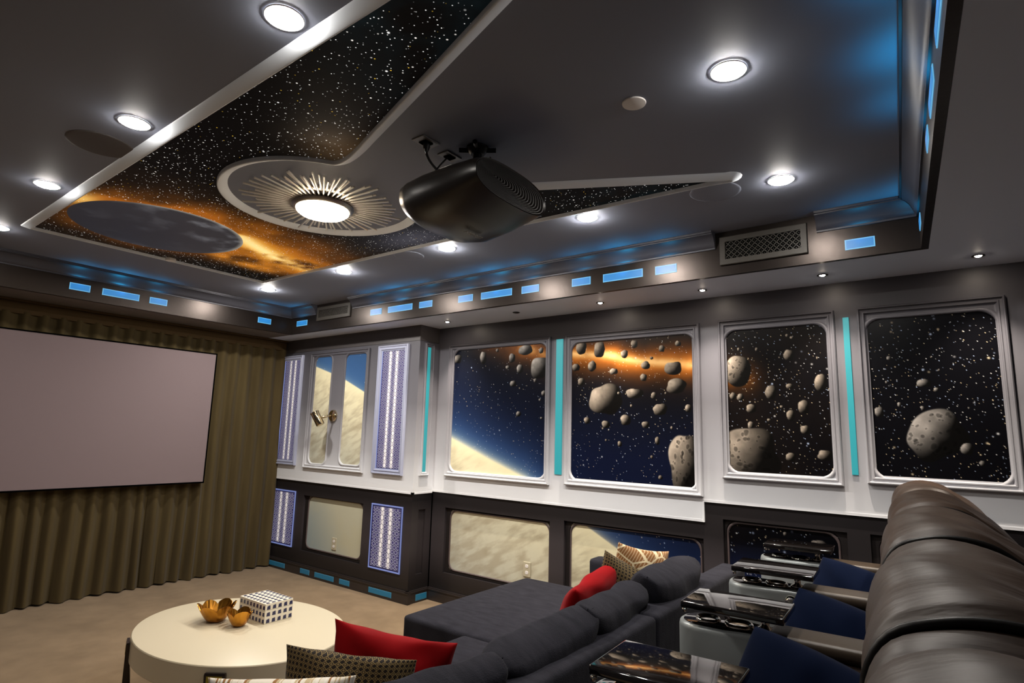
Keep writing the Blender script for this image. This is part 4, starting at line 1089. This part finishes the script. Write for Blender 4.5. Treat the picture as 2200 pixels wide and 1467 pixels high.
def make_recliner(x, label):
    loc = rec_root(x, label)
    t = thing('recliner', label, 'recliner', loc, 'brown leather recliners in the back row', RZ, True)
    bm, fine, cen = back_bm(); bk = obj('backrest', bm, MT['leather'], t, True, 60)
    for s in (-1, 1):
        bm = B(); px = .292*s; pts = []
        col = min(back_bm.cols, key=lambda c: abs(c[0].x-px))
        for p in col[8:-10]:
            d = Vector((0, p.y-cen.y, p.z-cen.z)).normalized(); pts.append(p+d*.005)
        tube(bm, pts, .0085, 6); obj('piping', bm, MT['leathertrim'], bk, True)
    obj('seat_cushion', soft_box(-.275, .275, .30, .92, .26, .48, .07, .03), MT['leather'], t, True)
    obj('footrest', soft_box(-.27, .27, .86, .95, .08, .42, .035, .0), MT['leather'], t, True)
    bm = B(); box(bm, -.30, .30, -.10, .86, .002, .25, .01); obj('base', bm, MT['leathertrim'], t)
    # right armrest with its padded top
    bm = B(); box(bm, .302, .452, .02, .62, .002, .625, .02, 3); ar = obj('armrest', bm, MT['leather'], t, True, 40)
    bm = B(); box(bm, .300, .456, .10, .64, .626, .675, .02, 3); obj('arm_pad', bm, MT['armtop'], ar, True, 40)
    # rounded silver console at the front of the arm
    bm = B(); n = 14
    def cons(k, z): return [(.375+(.10+k)*math.cos(a), .86+(.10+k)*math.sin(a), z) for a in [PI*i/n for i in range(n+1)]]+[(.275-k, .78, z), (.300-k, .68, z), (.300-k, .62, z), (.450+k, .62, z), (.450+k, .68, z), (.475+k, .78, z)]
    loft(bm, [cons(-.006, .002), cons(0, .01), cons(0, .640), cons(-.004, .654), cons(-.012, .660)], True, True, True); cn = obj('cup_console', bm, MT['console'], t, True, 40)
    bm = B(); loft(bm, [cons(-.016, .6605), cons(-.020, .663)], True, True, True); obj('console_top', bm, MT['gloss'], cn, True, 40)
    for cy, r in ((.855, .040), (.745, .046)):
        bm = B(); lathe(bm, [(r*.80, .664), (r*.92, .670), (r, .673), (r*1.10, .669), (r*1.14, .663)], (.375, cy, 0), 28, False); lathe(bm, [(r*.8, .665), (.001, .664)], (.375, cy, 0), 28, False); obj('cup_holder', bm, MT['chrome'], cn, True)
    # chrome control knob on the inner side of the arm
    bm = B(); lathe(bm, [(.001, -.022), (.018, -.022), (.026, -.016), (.029, -.006), (.032, 0)], (.290, .672, .610), 24, True, 'x'); obj('control_knob', bm, MT['chrome'], ar, True)
    # swivel tray on a short post
    bm = B(); box(bm, .268, .512, .575, .925, .716, .740, .006, 3); tr = obj('tray_table', bm, MT['gloss'], t, True, 40)
    bm = B(); lathe(bm, [(.03, .6635), (.03, .670), (.014, .678), (.014, .712), (.03, .7155)], (.375, .655, 0), 18); obj('tray_post', bm, MT['chrome'], tr, True)
    for qx, qy in ((.27, .91), (.49, .91)):
        bm = B(); lathe(bm, [(.007, .704), (.009, .710), (.009, .7155)], (qx, qy, 0), 10); obj('tray_stud', bm, MT['chrome'], tr, True)
    return t
RL = ['brown leather recliner nearest the camera, cut by the bottom right corner', 'second brown leather recliner from the camera, with the nearest tray table', 'middle brown leather recliner of the row of five',
      'fourth brown leather recliner from the camera', 'farthest brown leather recliner, next to the mural wall']
r0 = make_recliner(1.22, RL[1])
for x, l in ((.46, RL[0]), (1.98, RL[2]), (2.74, RL[3]), (3.50, RL[4])): dup(r0, rec_root(x, l), l)
for x, l, yy, zz, sd in ((2.13, 'nearest navy pillow on a leather seat, lowest in the photo', .43, .650, 31), (2.90, 'middle navy pillow of the three on the leather seats', .44, .632, 32), (3.63, 'farthest navy pillow on a leather seat, by the mural wall', .46, .655, 33)):
    pillow(l, MT['navyvelvet'], (x, yy, zz), (-.16, -1, -.22), (.26, .05, 1), .42, .38, .19, sd, 'navy velvet pillows on the recliners', -.07, .42)

# ================================================================== PROJECTOR
t = thing('projector', 'large black ceiling projector with ridged rear grille on a black mount', 'projector', (1.86, 1.62, 2.45))
PY0, PY1 = 1.415, 1.875
def sect(cx, cz, w, ht, hb, y, n=56, e=2.6):
    l = []
    for k in range(n):
        a = 2*PI*k/n; c, s = math.cos(a), math.sin(a)
        x = math.copysign(abs(c)**(2/e), c)*w; z = math.copysign(abs(s)**(2/e), s)*(ht if s > 0 else hb)
        l.append((cx+x, y, cz+z))
    return l
PC = (1.862, 2.522)
bm = B(); S = []
for y, w, ht, hb, dz in ((PY0+.006, .238, .078, .070, 0), (PY0, .246, .084, .076, 0), (PY0+.03, .254, .090, .084, 0), (PY0+.16, .264, .094, .122, -.004), (PY0+.30, .264, .092, .146, -.006), (PY1-.06, .252, .080, .134, -.004), (PY1-.015, .236, .068, .112, -.002), (PY1, .20, .055, .06, 0)):
    S.append(sect(PC[0], PC[1]+dz, w, ht, hb, y))
loft(bm, S, True, False, True); bd = obj('body', bm, MT['projector'], t, True, 50)
bm = B(); S = []; k = 1.0; i = 0
while k > .05:
    for dk, d in ((0, .006), (.012, -.001), (.030, -.001), (.040, .008)):
        kk = max(k-dk, .02); S.append(sect(PC[0]-.13*(1-kk), PC[1]+.012*(1-kk), .238*kk, .078*kk, .070*kk, PY0+.004+d))
    k -= .052
loft(bm, S, True, False, True); obj('rear_grille', bm, MT['projgrille'], t, True, 40)
bm = B(); lathe(bm, [(.075, PY1-.02), (.075, PY1+.025), (.062, PY1+.03), (.058, PY1+.0), (.001, PY1-.005)], (PC[0], 0, PC[1]), 28, False, 'y'); obj('lens_barrel', bm, MT['gloss'], t, True, 40)
# sticker on the flank
p = Vector((PC[0]-.245, 1.60, PC[1]+.052))
bm = B(); fl = lambda a, y: Vector((PC[0]-abs(math.cos(a))**(2/2.6)*.2655, y, PC[1]-.004+abs(math.sin(a))**(2/2.6)*.0945)); q = [fl(2.80, 1.575), fl(2.80, 1.603), fl(2.42, 1.603), fl(2.42, 1.575)]
nq = Vector((-.86, 0, .5))*.004; loft(bm, [[v+nq*.2 for v in q], [v+nq for v in q]], True, False, True); obj('sticker', bm, MT['plate'], t)
# lettering on the belly
def lettering(txt, size, c, xdir, ydir, parent, m):
    cu = bpy.data.curves.new('lettering', 'FONT'); cu.body = txt; cu.size = size; cu.align_x = 'CENTER'; cu.extrude = .0008
    o = bpy.data.objects.new('tmp', cu); COL.objects.link(o); dg = bpy.context.evaluated_depsgraph_get(); me = bpy.data.meshes.new_from_object(o.evaluated_get(dg)); bpy.data.objects.remove(o)
    me.name = 'lettering'; x = Vector(xdir).normalized(); y = Vector(ydir).normalized(); z = x.cross(y)
    me.transform(Matrix(((x.x, y.x, z.x, c[0]), (x.y, y.y, z.y, c[1]), (x.z, y.z, z.z, c[2]), (0, 0, 0, 1)))); me.transform(Matrix.Translation(-ORG[parent.name]))
    me.materials.clear(); me.materials.append(m)
    n = bpy.data.objects.new('lettering', me); COL.objects.link(n); n.parent = parent; return n
lp = at(1022, 503, 2, 2.372)
lettering('EPSON', .036, (lp.x, lp.y, 2.3705), (-1, 0, 0), (0, 1, 0), t, MT['letter'])
# mount, bracket and cables
bm = B(); lathe(bm, [(.020, PC[1]+.075), (.020, CEI-.03)], (1.835, 1.60, 0), 20); obj('mount_pole', bm, MT['blackmetal'], t, True, 40)
bm = B(); lathe(bm, [(.05, CEI-.001), (.05, CEI-.012), (.03, CEI-.035), (.001, CEI-.035)], (1.835, 1.60, 0), 24, False)
for a in (.6, 2.2, 3.7, 5.3):
    d = Vector((math.cos(a), math.sin(a), 0)); o_ = Vector((1.835, 1.60, CEI-.014)); tube(bm, [o_+d*.03, o_+d*.082], .011, 8)
obj('ceiling_bracket', bm, MT['blackmetal'], t, True, 40)
bm = B(); box(bm, 1.76, 1.92, 1.54, 1.70, PC[1]+.086, PC[1]+.1, .004); obj('mount_plate', bm, MT['blackmetal'], t)
for k, (a, b) in enumerate((((1.79, 1.50), (1.74, 1.44)), ((1.87, 1.52), (1.93, 1.46)))):
    bm = B(); tube(bm, bez((*a, PC[1]+.075), ((a[0]+b[0])/2, (a[1]+b[1])/2, PC[1]+.16), (*b, PC[1]+.066)), .0035, 6); obj('cable_loop', bm, MT['cable'], t, True)
def ceiling_plate(name, label, x, y, w, h):
    th_ = thing(name, label, 'outlet', (x, y, CEI), 'ceiling cable plates by the projector')
    bm = B(); box(bm, x-w, x+w, y-h, y+h, CEI-.007, CEI-.0004, .003); obj('cover_plate', bm, MT['steelplate'], th_)
    bm = B(); box(bm, x-w*.45, x+w*.45, y-h*.6, y+h*.6, CEI-.012, CEI-.0072, .002); obj('receptacle', bm, MT['black'], th_)
ceiling_plate('ceiling_outlet', 'larger flush ceiling outlet with a plugged cord, left of the projector mount', 1.665, 1.752, .052, .036)
ceiling_plate('ceiling_outlet', 'smaller flush ceiling cable plate between the plugged outlet and the projector mount', 1.822, 1.757, .048, .032)
def cable(label, p0, p1, p2, r, plug):
    tt = thing('power_cable' if plug else 'signal_cable', label, 'cable', p0)
    bm = B(); tube(bm, bez(p0, p1, p2, 16), r, 8); obj('cord', bm, MT['cable'], tt, True)
    if plug:
        bm = B(); lathe(bm, [(.014, p0[2]+.004), (.016, p0[2]-.012), (.008, p0[2]-.035)], (p0[0], p0[1], 0), 14); obj('plug', bm, MT['cable'], tt, True, 40)
        q = bez(p0, p1, p2, 16)[3]; bm = B(); box(bm, q.x-.012, q.x+.006, q.y-.002, q.y+.002, q.z-.016, q.z+.004); obj('cord_tag', bm, MT['plate'], tt)
cable('thick power cord from the plugged ceiling outlet to the projector', (1.668, 1.750, 2.736), (1.66, 1.76, 2.66), (1.74, 1.70, 2.604), .006, True)
cable('thin signal cord from the smaller ceiling plate to the projector', (1.81, 1.757, 2.7365), (1.77, 1.80, 2.67), (1.72, 1.76, 2.602), .004, False)

# ================================================================== RENDER LOOK
w = bpy.data.worlds.new('world'); SC.world = w; w.use_nodes = True; w.node_tree.nodes['Background'].inputs[0].default_value = (0, 0, 0, 1)
SC.view_settings.view_transform = 'Standard'; SC.view_settings.look = 'None'; SC.view_settings.gamma = 1.0; SC.view_settings.exposure = 0.15
SC.cycles.sample_clamp_indirect = 8
SC.cycles.max_bounces = 8
